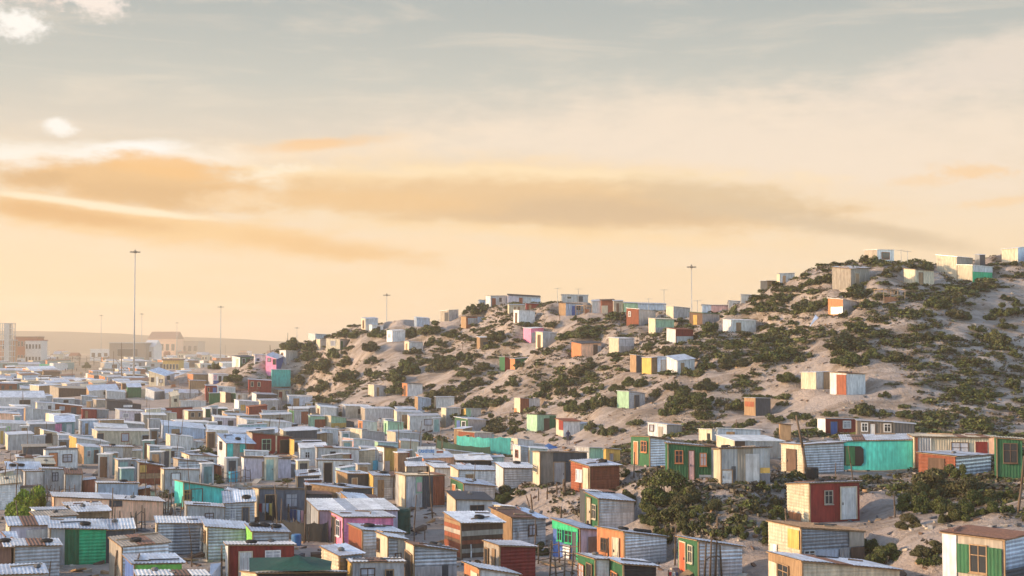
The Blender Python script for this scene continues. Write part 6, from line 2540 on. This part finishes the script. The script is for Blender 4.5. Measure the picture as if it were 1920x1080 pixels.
# ------------------------------------------------------------------ people
def person_mat(name, shirt, trousers, skin, hz, lz, hair=(0.012, 0.01, 0.009)):
    m = bpy.data.materials.new(name)
    m.use_nodes = True
    nt = m.node_tree
    N, LK = nt.nodes, nt.links.new
    b = N['Principled BSDF']
    b.inputs['Roughness'].default_value = 0.85
    tc = N.new('ShaderNodeTexCoord')
    sp = N.new('ShaderNodeSeparateXYZ')
    LK(tc.outputs['Object'], sp.inputs[0])
    mr = N.new('ShaderNodeMapRange')
    LK(sp.outputs[2], mr.inputs[0])
    mr.inputs[2].default_value = 1.8
    r = N.new('ShaderNodeValToRGB')
    r.color_ramp.interpolation = 'CONSTANT'
    LK(mr.outputs[0], r.inputs[0])
    st = [(0, (0.03, 0.025, 0.02)), (.08 / 1.8, trousers), (lz / 1.8, shirt), (hz / 1.8, skin), (1.68 / 1.8, hair)]
    e = r.color_ramp.elements
    while len(e) < len(st):
        e.new(.5)
    for q, (p, c) in zip(e, st):
        q.position = p
        q.color = (*c, 1)
    LK(r.outputs[0], b.inputs['Base Color'])
    return m


def person_mesh(stride, arm, mat):
    """one continuous skinned body"""
    s = stride
    J = [((0, 0, .95), .135), ((0, 0, 1.15), .125), ((0, 0, 1.36), .15), ((0, 0, 1.50), .06), ((0, -.01, 1.60), .095), ((0, -.015, 1.70), .085),
         ((.19, 0, 1.42), .065), ((.25, arm * .1, 1.15), .05), ((.26, -.06 - arm * .14, .92), .04), ((.26, -.08 - arm * .17, .82), .042),
         ((-.19, 0, 1.42), .065), ((-.25, -arm * .1, 1.15), .05), ((-.26, -.06 + arm * .14, .92), .04), ((-.26, -.08 + arm * .17, .82), .042),
         ((.09, 0, .88), .1), ((.10, -s * .55, .50), .072), ((.10, -s * .7, .09), .05), ((.11, -s * .7 - .14, .04), .045),
         ((-.09, 0, .88), .1), ((-.10, s * .35, .50), .072), ((-.10, s * .9, .10), .05), ((-.11, s * .9 - .14, .04), .045)]
    E = [(0, 1), (1, 2), (2, 3), (3, 4), (4, 5), (2, 6), (6, 7), (7, 8), (8, 9), (2, 10), (10, 11), (11, 12), (12, 13), (0, 14), (14, 15), (15, 16), (16, 17), (0, 18), (18, 19), (19, 20), (20, 21)]
    m = bpy.data.meshes.new('person')
    m.from_pydata([j[0] for j in J], E, [])
    o = bpy.data.objects.new('person', m)
    COL.objects.link(o)
    md = o.modifiers.new('Skin', 'SKIN')
    sub = o.modifiers.new('Subdivision', 'SUBSURF')
    sub.levels = sub.render_levels = 1
    if not m.skin_vertices:
        bpy.context.view_layer.objects.active = o
    for v, j in zip(m.skin_vertices[0].data, J):
        v.radius = (j[1], j[1])
    m.skin_vertices[0].data[0].use_root = True
    dg = bpy.context.evaluated_depsgraph_get()
    me = bpy.data.meshes.new_from_object(o.evaluated_get(dg))
    bpy.data.objects.remove(o)
    me.name = 'person'
    me.materials.clear()
    me.materials.append(mat)
    me.polygons.foreach_set('use_smooth', [True] * len(me.polygons))
    return me


SKIN = (0.10, 0.055, 0.035)


def person(tile, x, y, shirt, trousers, stride, yaw, label, group=None, lift=0):
    p = hit(*tp(tile, x, y))
    if p is None:
        return
    if inside_shack(p.x, p.y, .3):
        p = p - Vector((p.x, p.y, 0)).normalized() * 1.0
    m = person_mat('clothes_' + label.replace(' ', '_')[:40], shirt, trousers, SKIN, 1.45, .95)
    o = link('person', person_mesh(stride, stride * 2, m), None, (p.x, p.y, height(p.x, p.y)), yaw)
    tag(o, label, 'person', group)


person('U2', 1078, 900, (.03, .03, .035), (.13, .04, .06), .12, .4, 'person in dark top and maroon trousers beside the bright green wall')
person('T8', 1318, 412, (.03, .035, .09), (.05, .05, .08), .1, .2, 'person in dark blue standing on the sand at the dune foot')
person('U6', 1090, 840, (.02, .04, .11), (.03, .05, .12), .05, .3, 'person in blue overalls in the porch of the blue shack')
person('U5', 1155, 1130, (.02, .02, .03), (.03, .03, .04), .0, 0, 'dark haired person before the tall grey wall')
person('V1', 608, 135, (.6, .6, .58), (.35, .33, .3), .05, .3, 'person in white left of the mint green shack')
PC = [((.25, .08, .05), (.03, .03, .05)), ((.05, .06, .12), (.04, .04, .04)), ((.5, .45, .35), (.06, .06, .09)), ((.4, .12, .03), (.05, .04, .04)), ((.12, .12, .13), (.02, .02, .03)), ((.5, .3, .1), (.05, .05, .08)),
      ((.06, .12, .06), (.08, .06, .05)), ((.6, .6, .6), (.05, .05, .1))]
CN = ['rust red', 'dark blue', 'cream', 'orange', 'grey', 'yellow', 'green', 'white']
for i, (x, y) in enumerate([(1060, 930), (1095, 915), (1150, 925), (1210, 900), (1240, 915), (1310, 990), (1330, 1000), (1375, 1060)]):
    sh, tr = PC[i % 8]
    person('W0', x, y, sh, tr, .15, i * .8, f'tiny far walker in {CN[i % 8]} on the dusty street', 'people walking on the far street')


# ------------------------------------------------------------------ cars
def car(tile, x, y, body, label, pickup=False, yaw=1.5):
    p = hit(*tp(tile, x, y))
    o = empty('pickup_truck' if pickup else 'parked_car', (p.x, p.y, 0.16), yaw)
    bm_ = plain('car_paint_' + label.split()[1], body, .3)
    prof = [(-2.1, .35), (-2.1, .85), (-1.95, .95), (-1.2, 1.0), (-.75, 1.45), (.9, 1.48), (1.55, 1.0), (2.05, .9), (2.12, .4)]
    if pickup:
        prof = [(-2.3, .45), (-2.3, 1.0), (-1.2, 1.08), (-.7, 1.6), (.35, 1.62), (.55, 1.08), (2.3, 1.02), (2.35, .45)]
    n = len(prof)
    v = [(a, -.8 if b < 1.2 else -.65, b) for a, b in prof] + [(a, .8 if b < 1.2 else .65, b) for a, b in prof]
    f = [tuple(range(n))[::-1], tuple(range(n, 2 * n))] + [(i, (i + 1) % n, n + (i + 1) % n, n + i) for i in range(n)]
    link('body', mesh('body', v, f, bm_), o)
    MB().box(-.62, .3 if pickup else .75, -.775, .775, 1.08, 1.4).build('side_window', GLASS, o)
    MB().tube((-1.12, 0, 1.07), (-.83, 0, 1.42), .0, .0, 4)
    wv = [(-1.2, -.62, 1.06), (-1.2, .62, 1.06), (-.80, .56, 1.44), (-.80, -.56, 1.44)]
    link('windscreen', mesh('windscreen', [(a - .03, b, c + .03) for a, b, c in wv], [(0, 1, 2, 3)], GLASS), o)
    for a in (-1.35, 1.35):
        for b in (-.78, .78):
            w = MB().tube((a, b - .1, .33), (a, b + .1, .33), .33, .33, 14).build('wheel', RUBBER, o)
            MB().tube((a, b - .12, .33), (a, b + .12, .33), .18, .18, 10).build('rim', STEEL, w)
    for b in (-.55, .55):
        MB().box(-2.33 if pickup else -2.13, -2.27 if pickup else -2.07, b - .17, b + .17, .68, .84).build('headlight', plain('headlight_lens', (.7, .7, .65), .2), o)
    MB().box(-2.36 if pickup else -2.17, -2.25 if pickup else -2.05, -.78, .78, .36, .52).build('bumper', plain('bumper', (.08, .08, .08), .5), o)
    tag(o, label, 'car')


car('W1', 1260, 240, (.75, .75, .76), 'small white pickup parked on the far dusty street', True, 1.45)
car('W1', 890, 225, (.18, .22, .32), 'dark blue car parked beside the white one near the street', False, 1.3)
car('W1', 925, 215, (.7, .7, .7), 'bright white car parked behind the blue car', False, 1.35)


# ------------------------------------------------------------------ far buildings in the haze
def block(name, u0, u1, vt, d, depth, codes, label, floors=3, bays=6, cat='building', rooft='flat', yaw=0.0):
    x0, x1 = (u0 - 960) / F * d, (u1 - 960) / F * d
    W = x1 - x0
    H = at_depth(u0, vt, d).z
    o = empty(name, (x0, d, -0.2), yaw)
    MB().box(0, W, 0, depth, 0, H).build('wall', M(codes[0]), o)
    if rooft == 'flat':
        MB().box(-.4, W + .4, -.4, depth + .4, H + .002, H + .6).build('parapet', M(codes[1]), o)
    elif rooft == 'arch':
        mb = MB()
        n = 10
        for i in range(n + 1):
            a = math.pi * i / n
            mb.v += [(-.5, depth / 2 - math.cos(a) * depth / 2, H + math.sin(a) * depth * .18), (W + .5, depth / 2 - math.cos(a) * depth / 2, H + math.sin(a) * depth * .18)]
        mb.f = [(2 * i, 2 * i + 1, 2 * i + 3, 2 * i + 2) for i in range(n)] + [tuple(range(0, 2 * n + 2, 2)), tuple(range(1, 2 * n + 2, 2))]
        mb.m = [0] * len(mb.f)
        mb.build('roof', M(codes[1]), o)
    else:
        mb = MB()
        mb.v = [(-.5, -.5, H), (W + .5, -.5, H), (W + .5, depth + .5, H), (-.5, depth + .5, H), (-.5, depth / 2, H + depth * .22), (W + .5, depth / 2, H + depth * .22)]
        mb.f = [(0, 1, 5, 4), (2, 3, 4, 5), (0, 4, 3), (1, 2, 5), (0, 3, 2, 1)]
        mb.m = [0] * 5
        mb.build('roof', M(codes[1]), o)
    for fl in range(floors):
        for b in range(bays):
            cx, z = W * (b + .5) / bays, H * (fl + .35) / floors
            w, h = W / bays * .28, H / floors * .36
            q = MB().box(cx - w - .1, cx + w + .1, -.1, -.01, z - .1, z + h + .1).build('window', M('w'), o)
            MB().box(cx - w, cx + w, -.14, -.101, z, z + h).build('pane', GLASS, q)
    tag(o, label, cat, 'large buildings in the far haze')
    return o


block('brick_building', 27, 70, 632, 950, 14, ('rs', 'rr'), 'long faded brick building right of the far stair tower', 2, 7)
block('red_roofed_building', 48, 78, 638, 900, 12, ('w', 'rd'), 'pale building with red flat roof right of the brick building', 2, 5)
block('brick_building', -14, 20, 638, 880, 12, ('og', 'gs'), 'orange brick building at the foot of the stair tower', 2, 4)
block('warehouse', 206, 274, 643, 1050, 26, ('tp', 'gs'), 'grey warehouse with dark band behind the tallest mast', 1, 1)
block('warehouse_hall', 270, 289, 650, 1060, 24, ('w', 'w'), 'white gabled hall at the right end of the grey warehouse', 1, 1, rooft='gable')
block('factory_shed', 278, 330, 635, 1700, 40, ('sl', 'rr'), 'pale orange factory shed in the haze right of the warehouse', 1, 5, rooft='gable')
block('factory_shed', 330, 372, 640, 1750, 40, ('tn', 'tn'), 'beige low factory shed right of the orange shed', 1, 4)
block('yellow_building', 306, 336, 675, 640, 10, ('yl', 'rr'), 'yellow far building right of the tallest mast', 1, 5)
block('brick_house', 170, 205, 655, 1200, 20, ('gl', 'w'), 'pale low shed left of the grey warehouse', 1, 3)
hr_ = random.Random(4)
HN = [('sl', 'salmon'), ('w', 'white'), ('cr', 'cream'), ('og', 'orange'), ('tn', 'beige'), ('rs', 'brown')]
for i in range(46):
    d = hr_.uniform(1100, 2100)
    u = hr_.uniform(75, 560)
    c, cn = HN[hr_.randrange(6)]
    w = hr_.uniform(5, 16)
    vt = HOR + 12 * F / d - hr_.uniform(3.2, 6.5) * F / d
    o = block('far_house', u, u + w, vt, d, hr_.uniform(6, 12), (c, hr_.choice(['rr', 'gs', 'gl', 'rs'])), 'x', 1, max(2, int(w / 4)), 'house', hr_.choice(['gable', 'flat', 'gable']))
    tag(o, unique(f'tiny {cn} house lost in the far haze', u + w / 2, vt + 2), 'house', 'houses in the far haze')


def stair_tower():
    d = 820
    x = (1 - 960) / F * d
    top = at_depth(0, 605, d).z
    o = empty('stair_tower', (x, d, -.2))
    MB().box(2.2, 5.2, 0, 4, 0, top).build('core', M('gs'), o)
    for px in (-.2, 7.2):
        for py in (0, 4):
            MB().box(px - .2, px + .2, py - .2, py + .2, 0, top).build('column', M('gs'), o)
    n = 8
    for i in range(n):
        z = top * (i + 1) / n
        MB().box(-.5, 2.19, -.2, 4.2, z - .3, z).build('slab', M('gl'), o)
        MB().box(5.21, 7.5, -.2, 4.2, z - .3, z).build('slab', M('gl'), o)
    tag(o, 'tall grey open concrete stair tower at the far left', 'tower', 'large buildings in the far haze')


stair_tower()

# a few trees in the plain
for u, vt, vb, lab in ((396, 676, 702, 'dark bushy tree beside the pale wooden shacks'), (162, 650, 668, 'small hazy tree before the far fence')):
    d = 360 if u > 300 else 700
    x = (u - 960) / F * d
    Ht = (vb - vt) * d / F
    o = empty('tree', (x, d, height(x, d)))
    mb = MB().tube((0, 0, -.2), (.15, 0, Ht * .45), .16, .1, 8)
    for a in (0.4, 2.2, 4.1):
        mb.tube((.15, 0, Ht * .42), (.15 + math.cos(a) * Ht * .25, math.sin(a) * Ht * .25, Ht * .7), .08, .03, 6)
    mb.build('trunk', TWIG, o)
    c = link('crown', BUSH['hi'][1][0], o, (0, 0, Ht * .3))
    c.scale = (Ht * .55, Ht * .5, Ht * .7)
    tag(o, lab, 'tree')

# ------------------------------------------------------------------ warm evening haze
def haze():
    mb = MB().box(-3700, 3700, -520, 4350, -3.5, 78)
    m = bpy.data.materials.new('evening_haze')
    m.use_nodes = True
    N = m.node_tree.nodes
    N.remove(N['Principled BSDF'])
    v = N.new('ShaderNodeVolumePrincipled')
    v.inputs['Color'].default_value = (1.0, 0.86, 0.69, 1)
    v.inputs['Density'].default_value = 0.00037
    v.inputs['Anisotropy'].default_value = 0.2
    m.node_tree.links.new(v.outputs[0], N['Material Output'].inputs['Volume'])
    o = mb.build('haze', m)
    tag(o, 'warm evening haze over the plain', None, None, 'stuff')


haze()
